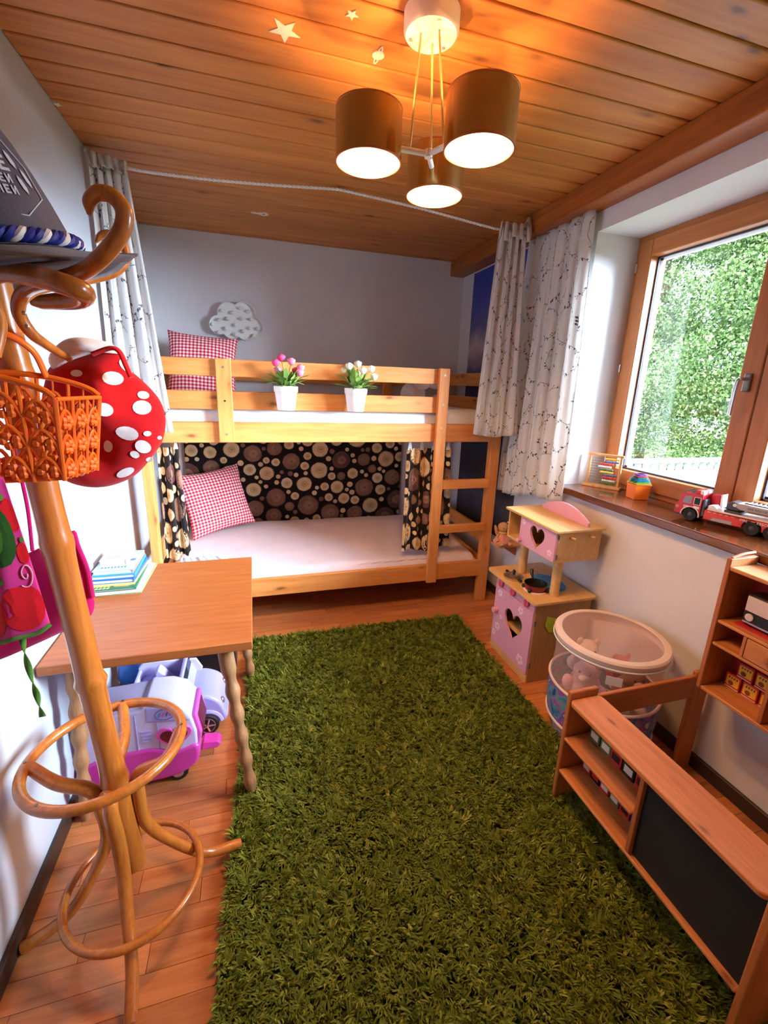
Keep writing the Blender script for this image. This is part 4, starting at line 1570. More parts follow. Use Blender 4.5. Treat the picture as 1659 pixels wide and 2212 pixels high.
def hat_pt(a, z, off=0.0015):
    prof = [(0.128, 0.012), (0.122, 0.05), (0.112, 0.09), (0.100, 0.13), (0.086, 0.17), (0.072, 0.20)]
    for (r0, z0), (r1, z1) in zip(prof, prof[1:]):
        if z0 <= z <= z1:
            r = r0 + (r1 - r0) * (z - z0) / (z1 - z0) + off
            return hc + tilt @ Vector((r * math.cos(a), r * math.sin(a), z))


AF = -0.98
for zz, sz, n in ((0.128, 0.024, 5), (0.106, 0.013, 8), (0.090, 0.013, 8)):
    for i in range(n):
        a = AF + (i - (n - 1) / 2) * sz * 0.8 / 0.108
        p, p2, p3 = hat_pt(a, zz, 0.001), hat_pt(a + 0.05, zz, 0.001), hat_pt(a, zz + 0.01, 0.001)
        ex, ey = (p2 - p).normalized(), (p3 - p).normalized()
        st = [(-0.3, -0.5), (-0.12, -0.5), (0.12, 0.1), (0.14, -0.5), (0.32, -0.5), (0.32, 0.5), (0.14, 0.5), (-0.1, -0.1), (-0.12, 0.5), (-0.3, 0.5)] if i % 2 else \
             [(-0.3, -0.5), (0.3, -0.5), (0.3, -0.3), (-0.1, -0.3), (-0.1, -0.08), (0.2, -0.08), (0.2, 0.1), (-0.1, 0.1), (-0.1, 0.3), (0.3, 0.3), (0.3, 0.5), (-0.3, 0.5)]
        MB().prism([(q[0] * sz, q[1] * sz) for q in st], p, ex, ey, ex.cross(ey) * 0.0008).build('print_stroke', 'felt_print', ht, smooth=False)
for (da, zz) in ((0.55, 0.135), (0.66, 0.112), (0.52, 0.10), (-0.6, 0.13), (-0.7, 0.11)):
    p, p2, p3 = hat_pt(AF + da, zz, 0.001), hat_pt(AF + da + 0.05, zz, 0.001), hat_pt(AF + da, zz + 0.01, 0.001)
    ex, ey = (p2 - p).normalized(), (p3 - p).normalized()
    MB().prism([(-0.003, 0.014), (0.002, 0.008), (0.004, -0.004), (0.001, -0.014), (-0.004, -0.006), (-0.005, 0.006)], p, ex, ey, ex.cross(ey) * 0.0008).build('print_leaf', 'felt_print', ht, smooth=False)
fr_ = [hat_pt(AF - 0.95, 0.12), hat_pt(AF - 0.75, 0.085), hat_pt(AF - 0.3, 0.062), hat_pt(AF + 0.35, 0.055), hat_pt(AF + 0.75, 0.085), hat_pt(AF + 0.78, 0.13), hat_pt(AF + 0.6, 0.165), hat_pt(AF, 0.18)]
q = []
for a, b in zip(fr_, fr_[1:]):
    q += [a.lerp(b, i / 5) for i in range(5)]
MB().tube(q, 0.0012, 5).build('print_outline', 'felt_print', ht)

# ---- generic puffed shape from an outline
def puff(outline, depth, o, ex, ey, ez, rings=8, wob=None):
    """outline: 2D points around (0,0); returns builder and a mapping onto the front surface"""
    o, ex, ey, ez = Vector(o), Vector(ex), Vector(ey), Vector(ez)
    n = len(outline)
    mb = MB()

    def pos(p, q, sgn):
        d = depth * math.sqrt(max(0, 1 - q * q)) * sgn
        if wob:
            d += wob(p[0], p[1]) * (1 - q) * (1 if sgn > 0 else 0.3)
        return o + ex * p[0] + ey * p[1] + ez * d
    for sgn in (1, -1):
        vs = [pos((0, 0), 0, sgn)]
        for j in range(1, rings + 1):
            q = math.sin(j / rings * 1.5708)
            for p in outline:
                vs.append(pos((p[0] * q, p[1] * q), q, sgn))
        fs = [(0, 1 + k, 1 + (k + 1) % n) for k in range(n)]
        for j in range(rings - 1):
            for k in range(n):
                k2 = (k + 1) % n
                fs.append((1 + j * n + k, 1 + (j + 1) * n + k, 1 + (j + 1) * n + k2, 1 + j * n + k2))
        if sgn < 0:
            fs = [f[::-1] for f in fs]
        mb.add(vs, fs)
    ang = [math.atan2(p[1], p[0]) for p in outline]

    def front(x, y, off=0.002):
        a = math.atan2(y, x)
        r = math.hypot(x, y)
        best = min(range(n), key=lambda k: abs((ang[k] - a + math.pi) % 6.28319 - math.pi))
        R = math.hypot(*outline[best])
        q = min(0.985, r / R)
        return pos((x, y), q, 1) + ez * off
    return mb, front


def px_plane(uvs, y):
    return [at(u, v, y=y) for u, v in uvs]


# ---- red polka-dot cloth hat hanging from a hook
fabric('red_cloth', rgb(196, 8, 16), 500, vary=0.08)
fabric('white_cloth', rgb(240, 232, 226), 500)
PY = 1.195
oc = at(225, 905, y=PY)
outl_px = [(112, 790), (150, 775), (205, 757), (243, 745), (268, 770), (282, 800), (300, 815), (335, 850), (352, 880), (358, 915), (350, 955), (330, 985), (300, 1020), (268, 1040), (225, 1052), (180, 1050), (140, 1035), (110, 1000), (95, 940), (92, 870), (100, 820)]
sm = spline([at(u, v, y=PY) for u, v in outl_px], 4, True)
outl = [((p - oc).x, (p - oc).z) for p in sm]
rd = thing('polka_dot_hat', 'red cloth toadstool hat with white dots hanging on the coat rack', 'hat', oc)
wobf = lambda x, y: 0.030 * math.sin(30 * x + 22 * y) + 0.012 * math.sin(47 * y - 24 * x + 1) + 0.008 * math.sin(80 * x + 10 * y)
mb, front = puff(outl, 0.066, oc, (1, 0, 0), (0, 0, 1), (0, -1, 0), 9, wobf)
mb.build('crown', 'red_cloth', rd, angle=80)
for (u, v, ru, rv, rot) in ((240, 817, 15, 12, .2), (163, 806, 10, 6, 0), (304, 854, 9, 7, .3), (304, 881, 14, 13, .3), (235, 883, 13, 11, .6), (276, 936, 18, 13, .3), (306, 967, 12, 14, -.3),
                            (288, 984, 7, 8, -.5), (264, 1026, 17, 8, -.5), (229, 966, 9, 12, .4), (314, 1000, 6, 5, -.6), (316, 938, 6, 5, 0), (338, 950, 3, 4, 0), (262, 790, 14, 7, 1.0), (170, 1020, 10, 9, 0), (190, 930, 12, 11, .2), (140, 900, 12, 11, 0)):
    c = at(u, v, y=PY - 0.06) - oc
    kx = 0.00122
    pts = []
    for k in range(16):
        t_ = k * 0.3927
        x0, y0 = ru * kx * math.cos(t_), rv * kx * math.sin(t_)
        pts.append(front(c.x + x0 * math.cos(rot) - y0 * -math.sin(rot), c.z + x0 * -math.sin(rot) + y0 * math.cos(rot), 0.002))
    ctr = front(c.x, c.z, 0.002)
    MB().add([ctr] + pts, [(0, 1 + k, 1 + (k + 1) % 16) for k in range(16)]).build('white_dot', 'white_cloth', rd)
brim_px = [(105, 775), (125, 745), (152, 730), (190, 730), (240, 742), (262, 765), (225, 760), (190, 768), (150, 782), (118, 800)]
sm = spline([at(u, v, y=PY - 0.02) for u, v in brim_px], 3, True)
bc = at(170, 758, y=PY - 0.02)
mb, fr2 = puff([((p - bc).x, (p - bc).z) for p in sm], 0.03, bc, (1, 0, 0), (0, 0, 1), (0, -1, 0), 5, lambda x, y: 0.012 * math.sin(90 * x))
mb.build('gathered_lining', 'white_cloth', rd, angle=80)
MB().tube(spline([at(u, v, y=PY - 0.07) for u, v in ((200, 765), (238, 752), (258, 760), (272, 790), (283, 815))], 5), 0.010, 10, squash=0.5).build('band', 'red_cloth', rd)

# ---- orange plastic basket bag
plain('orange_plastic', rgb(238, 104, 22), 0.35, vary=0.03)
bo = at(140, 1038, y=0.94)
e1 = (at(212, 1020, y=1.04) - bo)
e1.z = 0
wid = 0.10
e1.normalize()                    # across the end panel
e0 = Vector((-e1.y, e1.x, 0))     # along the long side, towards the wall
if e0.x > 0:
    e0 = -e0
e0 = (e0 + Vector((-0.15, -0.45, 0))).normalized()
ezv = Vector((0, 0, 1))
bk = thing('plastic_basket', 'orange openwork plastic basket bag hanging on the coat rack', 'basket', bo + e0 * 0.13)
LEN, HT = 0.27, 0.152


def side_pt(a, v, sgn):
    """a along the long side 0..1, v up 0..1, sgn 0 = near long side, 1 = far long side"""
    flare = 0.016 * v
    wpos = -flare if sgn == 0 else wid + flare
    top = HT * (1 + 0.26 * math.sin(min(max(a, 0), 1) * math.pi) ** 0.6)
    return bo + e0 * (LEN * a + (0.5 - a) * -2 * 0.012 * v) + e1 * wpos + ezv * (top * v)


def end_pt(b, v):
    flare = 0.016 * v
    return bo + e0 * (-0.014 * v) + e1 * (b * (wid + 2 * flare) - flare) + ezv * (HT * 0.98 * v)


def lattice(fn, cols, name):
    mb = MB()
    rows = 3
    for i in range(cols + 1):
        a = i / cols
        mb.tube([fn(a, v / 10) for v in range(11)], 0.0034, 6)
        if i < cols:
            am = (i + 0.5) / cols
            mb.tube([fn(am, v / 10) for v in range(11)], 0.0018, 6)
    for j in range(rows):
        v0 = 0.06 + j * 0.9 / rows
        for i in range(cols):
            a0, a1 = i / cols, (i + 1) / cols
            mb.tube([fn(a0 + (a1 - a0) * k / 8, min(1, v0 + 0.2 * math.sin(k / 8 * 3.1416))) for k in range(9)], 0.0034, 6)
            am = (a0 + a1) / 2
            for q in range(5):
                t_ = q * 1.2566
                p = fn(am + 0.24 * (a1 - a0) * math.cos(t_), min(1, v0 + 0.05 + 0.05 * math.sin(t_)))
                mb.ell(p, (0.0078, 0.0078, 0.0078), None, 6, 4)
    return mb.build(name, 'orange_plastic', bk)


lattice(lambda a, v: side_pt(a, v, 0), 6, 'openwork_side')
lattice(lambda a, v: side_pt(a, v, 1), 6, 'openwork_side')
lattice(end_pt, 3, 'openwork_end')
lattice(lambda b, v: end_pt(b, v) + e0 * (LEN + 0.028 * v), 3, 'openwork_end')
base = MB()
base.add([bo, bo + e0 * LEN, bo + e0 * LEN + e1 * wid, bo + e1 * wid] + [p + ezv * 0.012 for p in (bo, bo + e0 * LEN, bo + e0 * LEN + e1 * wid, bo + e1 * wid)],
         [(0, 3, 2, 1), (4, 5, 6, 7), (0, 1, 5, 4), (1, 2, 6, 5), (2, 3, 7, 6), (3, 0, 4, 7)])
base.build('base', 'orange_plastic', bk, bevel=0.003)
for sgn in (0, 1):
    MB().tube([side_pt(k / 30, 1, sgn) for k in range(31)], 0.0055, 8).build('rim', 'orange_plastic', bk)
    for a in (0, 1):
        MB().tube([side_pt(a, v / 8, sgn) for v in range(9)], 0.004, 8).build('corner_bar', 'orange_plastic', bk)
    m0, m1, mt = side_pt(0.28, 1, sgn), side_pt(0.72, 1, sgn), side_pt(0.5, 1, sgn)
    sh_ = e1 * (0.03 if sgn == 0 else -0.02)
    MB().tube(spline([m0, m0 + ezv * 0.045 + sh_ * 0.5 + e0 * 0.008, m0.lerp(mt, 0.5) + ezv * 0.068 + sh_, mt + ezv * 0.07 + sh_, m1.lerp(mt, 0.5) + ezv * 0.068 + sh_, m1 + ezv * 0.045 + sh_ * 0.5 - e0 * 0.008, m1], 6), 0.0085, 10, squash=0.6).build('handle', 'orange_plastic', bk)
for b in (0, 1):
    MB().tube([end_pt(0, 1) + e0 * (b * (LEN + 0.028)), end_pt(1, 1) + e0 * (b * (LEN + 0.028))], 0.004, 8).build('rim', 'orange_plastic', bk)

# ---- strawberry apron and crimson bag hanging low on the rack
fabric('apron_pink', rgb(222, 58, 140), 400, vary=0.1)
fabric('berry_red', rgb(222, 22, 34), 400)
fabric('leaf_cloth', rgb(92, 150, 52), 300, vary=0.2)
fabric('dark_leaf_cloth', rgb(44, 96, 30), 300, vary=0.25)
fabric('swirl_pink', rgb(246, 170, 196), 400)
fabric('crimson', rgb(196, 10, 96), 300)
AY = 0.88
ap_cl = Cloth([at(-150, 1010, y=AY), at(-40, 1000, y=AY), at(8, 1035, y=AY)], [at(-150, 1470, y=AY), at(0, 1392, y=AY - 0.01), at(112, 1350, y=AY + 0.01)], 0.30, 1.3, 0.010, (0.1, -1, 0), 4, 0.4)
ap_ = thing('strawberry_apron', 'pink apron with red strawberries and green trim hanging on the coat rack', 'apron', ap_cl.fn(0.5, 1))
MB().grid(ap_cl.fn, 40, 30).build('cloth', 'apron_pink', ap_, solid=0.002, boffset=0, angle=80)
hem = MB()
hem.tube([ap_cl.fn(k / 40, 1.0) for k in range(41)], 0.0045, 6)
hem.build('hem', 'leaf_cloth', ap_)
rr = random.Random(4)
W_, L_ = ap_cl.W, ap_cl.L
for (x, y_, r) in ((0.24, 0.345, 0.065), (0.265, 0.10, 0.045), (0.14, 0.36, 0.05), (0.19, 0.03, 0.05), (0.275, 0.20, 0.03), (0.1, 0.2, 0.05)):
    mb = MB()
    ap_cl.disc(mb, x, y_ * L_ / 0.42, r, r * 0.9, 0, 0.0026, 16, 0.1, rr)
    mb.build('strawberry', 'berry_red', ap_, smooth=False)
for (x, y_, r) in ((0.225, 0.055, 0.024), (0.285, 0.165, 0.014), (0.18, 0.27, 0.02)):
    mb = MB()
    ap_cl.disc(mb, x, y_ * L_ / 0.42, r, r * 0.55, 0, 0.0034, 10, 0.3, rr)
    mb.build('leaf', 'leaf_cloth', ap_, smooth=False)
mb = MB()
ap_cl.disc(mb, 0.195, 0.155 * L_ / 0.42, 0.055, 0.075, 0, 0.0042, 18, 0.05, rr, (0.3, 0.6, 1.0))
pk_ = mb.build('pocket', 'dark_leaf_cloth', ap_, smooth=False)
mb = MB()
ap_cl.disc(mb, 0.18, 0.16 * L_ / 0.42, 0.036, 0.045, 0, 0.0052, 14, 0.1, rr)
mb.build('pocket_leaf', 'leaf_cloth', pk_, smooth=False)
mb = MB()
ap_cl.disc(mb, 0.175, 0.165 * L_ / 0.42, 0.022, 0.022, 0, 0.006, 12, 0.05, rr)
mb.build('pocket_berry', 'berry_red', pk_, smooth=False)
sw_ = []
for k in range(40):
    t_ = k * 0.22
    r = 0.005 + 0.00075 * k
    p = ap_cl.on(min(0.296, 0.262 + r * math.cos(t_)), 0.255 * L_ / 0.42 + r * math.sin(t_), 0.003)
    if p is not None:
        sw_.append(p)
MB().tube(sw_, 0.0013, 5).build('swirl', 'swirl_pink', ap_)
tp_ = [at(48, 1375, y=AY), at(56, 1420, y=AY - 0.005), at(70, 1470, y=AY), at(82, 1510, y=AY - 0.004), at(92, 1548, y=AY)]
tie = MB()
sp_ = spline(tp_, 8)
vs_ = []
for i, p in enumerate(sp_):
    a = i * 0.3
    e = Vector((math.cos(a), math.sin(a) * 0.7, 0)) * 0.0055
    vs_ += [p - e, p + e]
tie.add(vs_, [(2 * i, 2 * i + 1, 2 * i + 3, 2 * i + 2) for i in range(len(sp_) - 1)])
tie.build('tie', 'leaf_cloth', ap_, solid=0.0015, boffset=0)

GY = 1.135
bag_px = [(60, 1195), (95, 1180), (150, 1172), (165, 1180), (190, 1225), (200, 1280), (204, 1310), (190, 1336), (135, 1365), (70, 1395), (0, 1425), (-60, 1440), (-90, 1380), (-60, 1260), (0, 1210)]
bc = at(80, 1300, y=GY)
sm = spline([at(u, v, y=GY) for u, v in bag_px], 3, True)
mb, fr3 = puff([((p - bc).x, (p - bc).z) for p in sm], 0.022, bc, (1, 0, 0), (0, 0, 1), (0, -1, 0), 6, lambda x, y: 0.004 * math.sin(40 * x))
bg = thing('crimson_bag', 'crimson cloth bag hanging behind the coat rack pole', 'bag', bc)
mb.build('bag', 'crimson', bg, angle=80)
MB().tube(spline([at(u, v, y=GY - 0.006) for u, v in ((150, 1172), (158, 1150), (168, 1180), (188, 1230), (200, 1290))], 5), 0.006, 8).build('strap', 'crimson', bg)
MB().tube(spline([at(u, v, y=GY) for u, v in ((70, 1190), (60, 1100), (40, 1000), (20, 860))], 5), 0.004, 8).build('carry_strap', 'crimson', bg)

# ================================================================== toys under the table
plain('lilac_plastic', rgb(176, 170, 232), 0.3, vary=0.02)
plain('pale_lilac', rgb(206, 196, 236), 0.3, vary=0.02)
plain('magenta_plastic', rgb(214, 66, 170), 0.3, vary=0.03)
plain('hot_pink', rgb(226, 96, 190), 0.3, vary=0.03)
plain('wine_dark', rgb(108, 18, 40), 0.4)
plain('car_glass', rgb(46, 50, 60), 0.1, vary=0)
plain('chrome_pink', rgb(226, 190, 200), 0.2, 0.8, vary=0)
plain('logo_blue', rgb(60, 80, 180), 0.5, vary=0)


def extr(poly, x0, y0, z0, y1, mat, name, parent, bevel=0.0, m=0):
    """profile in x/z extruded from y0 to y1"""
    mb = MB().prism(poly, (x0, y0, z0), (1, 0, 0), (0, 0, 1), (0, y1 - y0, 0))
    return mb.build(name, mat, parent, bevel=bevel, seg=3, angle=50)


def heart(s=1.0, n=28):
    out = []
    for k in range(n):
        t = 6.283 * k / n
        out.append((s * 16 * math.sin(t) ** 3 / 17, s * (13 * math.cos(t) - 5 * math.cos(2 * t) - 2 * math.cos(3 * t) - math.cos(4 * t)) / 17))
    return out


cpx, cy0, cy1 = -0.62, 1.485, 1.66
cp = thing('toy_camper', 'lilac and pink toy camper van with heart window under the table', 'toy van', (-0.42, 1.57, 0))
low = spline([(0.0, 0.03, 0), (0.0, 0.135, 0), (0.20, 0.165, 0), (0.30, 0.135, 0), (0.372, 0.15, 0), (0.378, 0.09, 0), (0.35, 0.05, 0), (0.28, 0.022, 0), (0.12, 0.015, 0)], 4, True)
extr([(p.x, p.y) for p in low], cpx, cy0 - 0.008, 0.0, cy1 + 0.008, 'magenta_plastic', 'lower_body', cp, 0.012)
up_ = [(0.0, 0.10), (0.0, 0.318), (0.20, 0.326), (0.21, 0.338), (0.285, 0.332), (0.335, 0.308), (0.362, 0.265), (0.375, 0.20), (0.374, 0.12), (0.2, 0.10)]
extr(up_, cpx, cy0, 0.0, cy1, 'pale_lilac', 'upper_body', cp, 0.014)
extr([(0.212, 0.27), (0.212, 0.337), (0.285, 0.331), (0.333, 0.306), (0.358, 0.265), (0.362, 0.25)], cpx, cy0 - 0.003, 0.0, cy1 + 0.003, 'lilac_plastic', 'roof_shell', cp, 0.012)
fw_ = extr([(0.298, 0.12), (0.352, 0.262), (0.376, 0.272), (0.392, 0.18), (0.380, 0.118)], cpx, cy0 + 0.01, 0.0, cy1 - 0.01, 'hot_pink', 'windscreen_frame', cp, 0.006)
extr([(0.372, 0.14), (0.366, 0.245), (0.3815, 0.25), (0.396, 0.175), (0.388, 0.14)], cpx, cy0 + 0.03, 0.0, cy1 - 0.03, 'wine_dark', 'windscreen', fw_, 0.003)
hcx, hcz = cpx + 0.30, 0.20
hf = MB().prism([(p[0] * 0.064, p[1] * 0.058) for p in heart()], (hcx, cy0 + 0.004, hcz), (1, 0, 0), (0, 0, 1), (0, -0.012, 0)).build('window_frame', 'hot_pink', cp, bevel=0.003)
MB().prism([(p[0] * 0.049, p[1] * 0.044) for p in heart()], (hcx, cy0 - 0.0078, hcz), (1, 0, 0), (0, 0, 1), (0, -0.0012, 0)).build('heart_window', 'wine_dark', hf)
for k in range(4):
    MB().box(cpx + 0.195, cpx + 0.225, cy0 - 0.0035, cy0 + 0.002, 0.19 + k * 0.014, 0.196 + k * 0.014).build('door_louvre', 'lilac_plastic', cp, smooth=False)
MB().tube([(cpx + 0.18, cy0 - 0.001, 0.16), (cpx + 0.18, cy0 - 0.001, 0.31)], 0.0018, 6).build('door_seam', 'lilac_plastic', cp)
MB().tube([(cpx + 0.248, cy0 - 0.001, 0.15), (cpx + 0.248, cy0 - 0.001, 0.27)], 0.0018, 6).build('door_seam', 'lilac_plastic', cp)
for i, mt in enumerate(('cover_sky', 'magenta_plastic', 'logo_blue', 'magenta_plastic')):
    MB().prism([(-0.004, -0.009), (0.0, -0.009), (0.002, 0.0), (0.006, 0.008), (0.002, 0.009), (-0.003, 0.002)], (cpx + 0.258 + i * 0.0125, cy0 - 0.003, 0.298), (1, 0, 0), (0, 0, 1), (0, -0.001, 0)).build('logo_stroke', mt, cp, smooth=False)
MB().tube([(cpx + 0.277 + 0.032 * math.cos(k * .2618), cy0 - 0.0035, 0.298 + 0.022 * math.sin(k * .2618)) for k in range(24)], 0.0012, 6, closed=True).build('logo_oval', 'logo_blue', cp)
MB().prism([(-0.01, -0.012), (0.05, -0.012), (0.066, 0.0), (0.055, 0.014), (0.0, 0.02)], (cpx + 0.385, cy0 + 0.055, 0.075), (1, 0, 0), (0, 0.2, 1), (0, 0.05, 0)).build('bumper_step', 'magenta_plastic', cp, bevel=0.004)
for wx in (0.075, 0.30):
    for wy in (cy0 - 0.004, cy1 - 0.026):
        w_ = MB().cyl((cpx + wx, wy, 0.036), (cpx + wx, wy + 0.03, 0.036), 0.036, n=24).build('wheel', 'black_rubber', cp, bevel=0.004)
        MB().cyl((cpx + wx, wy - 0.002, 0.036), (cpx + wx, wy + 0.001, 0.036), 0.02, n=18).build('hub', 'chrome_pink', w_)

kx, ky0, ky1 = -0.52, 1.70, 1.90
kc = thing('toy_car', 'lavender open-top toy beetle car standing behind the toy camper', 'toy car', (-0.33, 1.80, 0))
body = spline([(0.0, 0.05, 0), (0.0, 0.15, 0), (0.03, 0.20, 0), (0.16, 0.195, 0), (0.22, 0.19, 0), (0.28, 0.185, 0), (0.335, 0.15, 0), (0.36, 0.09, 0), (0.35, 0.045, 0), (0.18, 0.04, 0)], 4, True)
extr([(p.x, p.y) for p in body], kx, ky0, 0, ky1, 'lilac_plastic', 'body', kc, 0.02)
for yy in (ky0 + 0.006, ky1 - 0.018):
    extr([(0.01, 0.15), (0.0, 0.235), (0.02, 0.262), (0.14, 0.255), (0.235, 0.25), (0.26, 0.20), (0.24, 0.16)], kx, yy, 0, yy + 0.012, 'pale_lilac', 'side_wall', kc, 0.004)
extr([(0.0, 0.15), (0.0, 0.225), (0.014, 0.225), (0.014, 0.15)], kx, ky0 + 0.012, 0, ky1 - 0.012, 'pale_lilac', 'rear_wall', kc, 0.004)
for yy in (ky0 + 0.03, ky0 + 0.115):
    extr([(0.085, 0.18), (0.075, 0.245), (0.092, 0.262), (0.105, 0.25), (0.15, 0.19)], kx, yy, 0, yy + 0.05, 'pale_lilac', 'seat', kc, 0.008)
ws = extr([(0.20, 0.185), (0.185, 0.268), (0.198, 0.272), (0.235, 0.185)], kx, ky0 + 0.004, 0, ky1 - 0.004, 'lilac_plastic', 'windscreen_frame', kc, 0.004)
extr([(0.211, 0.194), (0.190, 0.258), (0.204, 0.262), (0.2285, 0.194)], kx, ky0 - 0.001, 0, ky1 + 0.001, 'car_glass', 'windscreen', ws, 0.001)
for yy in (ky0 + 0.035, ky1 - 0.035):
    MB().ell((kx + 0.345, yy, 0.125), (0.012, 0.015, 0.018)).build('headlamp', 'chrome_pink', kc)
MB().ell((kx + 0.245, ky0 - 0.001, 0.165), (0.008, 0.004, 0.012)).build('side_lamp', 'car_glass', kc)
MB().ell((kx + 0.352, ky0 + 0.01, 0.065), (0.006, 0.006, 0.009)).build('corner_light', 'wine_dark', kc)
for wx in (0.06, 0.285):
    for wy in (ky0 - 0.012, ky1 - 0.02):
        MB().tube([(kx + wx + 0.056 * math.cos(0.1 + k * 0.25), wy + 0.016, 0.048 + 0.056 * math.sin(0.1 + k * 0.25)) for k in range(13)], 0.012, 8).build('fender', 'lilac_plastic', kc)
        w_ = MB().lathe([(0.02, -0.014), (0.046, -0.014), (0.048, -0.008), (0.048, 0.012), (0.044, 0.016), (0.0, 0.016)], (kx + wx, wy + 0.014, 0.048), 28, M=Matrix.Rotation(1.5708, 3, 'X')).build('wheel', 'black_rubber', kc)
        hb_ = MB().lathe([(0.0, 0.010), (0.026, 0.012), (0.034, 0.0165), (0.034, 0.010)], (kx + wx, wy + 0.013, 0.048), 24, M=Matrix.Rotation(1.5708, 3, 'X'))
        for q in range(5):
            a = q * 1.2566
            hb_.tube([(kx + wx, wy - 0.004, 0.048), (kx + wx + 0.03 * math.cos(a), wy - 0.003, 0.048 + 0.03 * math.sin(a))], 0.004, 6)
        hb_.build('hub', 'chrome_pink', w_)

plain('bag_blue', rgb(70, 120, 196), 0.25, vary=0.15)
plain('bag_black', rgb(28, 30, 36), 0.4, vary=0.1)
bgo = thing('plastic_bag', 'shiny blue plastic bag standing under the table against the wall', 'bag', (-0.54, 2.0, 0))
mb, _ = puff([(0.10 * math.cos(k * .3142) * (1 + .06 * math.sin(3 * k)), 0.19 * math.sin(k * .3142)) for k in range(20)], 0.048, (-0.53, 1.976, 0.20), (1, 0, 0), (0, 0, 1), (0, -1, 0), 6, lambda x, y: 0.012 * math.sin(50 * x + 20 * y))
mb.build('bag_body', 'bag_blue', bgo, angle=80)
MB().tube(spline([(-0.57, 1.976, 0.38), (-0.56, 1.976, 0.44), (-0.50, 1.976, 0.44), (-0.49, 1.976, 0.38)], 5), 0.006, 6).build('carry_loop', 'bag_blue', bgo)
bx_ = thing('storage_box', 'black storage crate with clear blue-grey lid under the far end of the table', 'box', (-0.27, 2.15, 0))
MB().box(-0.42, -0.13, 2.08, 2.26, 0, 0.27).build('crate', 'bag_black', bx_, bevel=0.012, seg=3)
MB().box(-0.43, -0.12, 2.07, 2.27, 0.27, 0.295).build('lid', 'bag_black', bx_, bevel=0.008)
MB().box(-0.30, -0.25, 2.064, 2.072, 0.235, 0.285).build('latch', 'bag_blue', bx_, bevel=0.003)
# ================================================================== play kitchen
plain('kitchen_pink', rgb(226, 166, 190), 0.4, vary=0.02)
plain('kitchen_deep_pink', rgb(214, 84, 116), 0.4, vary=0.02)
plain('sticker_white', rgb(244, 220, 230), 0.5, vary=0)
plain('sink_blue', rgb(30, 130, 196), 0.3, vary=0.03)
plain('lime', rgb(190, 220, 50), 0.4, vary=0.03)
plain('pan_red', rgb(128, 30, 40), 0.3, vary=0)
plain('kitchen_inside', rgb(110, 74, 48), 0.7)
kt = thing('play_kitchen', 'pink and light wood play kitchen with heart-shaped windows by the window wall', 'toy kitchen', (1.46, 1.83, 0))
KX0, KX1, KY0, KY1, KZ = 1.29, 1.63, 1.656, 2.012, 0.448
T = 0.012
KM = 'mdf'
b_ = MB().box(KX0 + T, KX1, KY0, KY0 + T, 0, KZ).box(KX0 + T, KX1, KY1 - T, KY1, 0, KZ).box(KX1 - T, KX1, KY0 + T, KY1 - T, 0, KZ).box(KX0 + T, KX1 - T, KY0 + T, KY1 - T, 0.04, 0.052)
b_.build('body', KM, kt, bevel=0.0015)
MB().box(KX0 + 0.02, KX1 - T, KY0 + T, KY1 - T, 0.20, 0.21).build('oven_shelf', 'light_ply', kt, smooth=False)
MB().box(KX0 + 0.002, KX0 + T, KY0, KY1, 0, 0.045).build('plinth', 'light_ply', kt, bevel=0.0015)
MB().box(KX0 + 0.002, KX0 + T, KY0, KY1, 0.405, KZ).build('control_panel', 'kitchen_pink', kt, bevel=0.0015)


def heart_door(name, x0, x1, y0, y1, z0, z1, hy, hz, hs, mat, parent, n=40):
    """panel in the plane x with a heart-shaped opening"""
    H = heart(1.0, n)
    inner = [(hy - p[0] * hs, hz + p[1] * hs * 1.12) for p in H]
    outer = []
    for (a, c_) in inner:
        dy, dz = a - hy, c_ - hz
        k = 1e9
        if dy > 1e-9:
            k = min(k, (y1 - hy) / dy)
        if dy < -1e-9:
            k = min(k, (y0 - hy) / dy)
        if dz > 1e-9:
            k = min(k, (z1 - hz) / dz)
        if dz < -1e-9:
            k = min(k, (z0 - hz) / dz)
        outer.append((hy + dy * k, hz + dz * k))
    for cy, cz in ((y0, z0), (y0, z1), (y1, z0), (y1, z1)):
        i = min(range(n), key=lambda i: (outer[i][0] - cy) ** 2 + (outer[i][1] - cz) ** 2)
        outer[i] = (cy, cz)
    mb = MB()
    vs = [(x0, a, c_) for a, c_ in inner] + [(x0, a, c_) for a, c_ in outer] + [(x1, a, c_) for a, c_ in inner] + [(x1, a, c_) for a, c_ in outer]
    fs = []
    for i in range(n):
        j = (i + 1) % n
        fs += [(i, j, n + j, n + i), (2 * n + j, 2 * n + i, 3 * n + i, 3 * n + j), (i, 2 * n + i, 2 * n + j, j), (n + i, n + j, 3 * n + j, 3 * n + i)]
    mb.add(vs, fs)
    return mb.build(name, mat, parent, smooth=False)


def flower(parent, x, y, z, r, seed):
    mb = MB()
    for k in range(5):
        a = k * 1.2566 + seed
        c_ = (math.cos(a) * r * 0.55, math.sin(a) * r * 0.55)
        mb.prism([(c_[0] + r * 0.32 * math.cos(q * .785), c_[1] + r * 0.32 * math.sin(q * .785)) for q in range(8)], (x, y, z), (0, 1, 0), (0, 0, 1), (-0.0004 - k * 0.00005, 0, 0))
    mb.build('flower_print', 'sticker_white', parent, smooth=False)


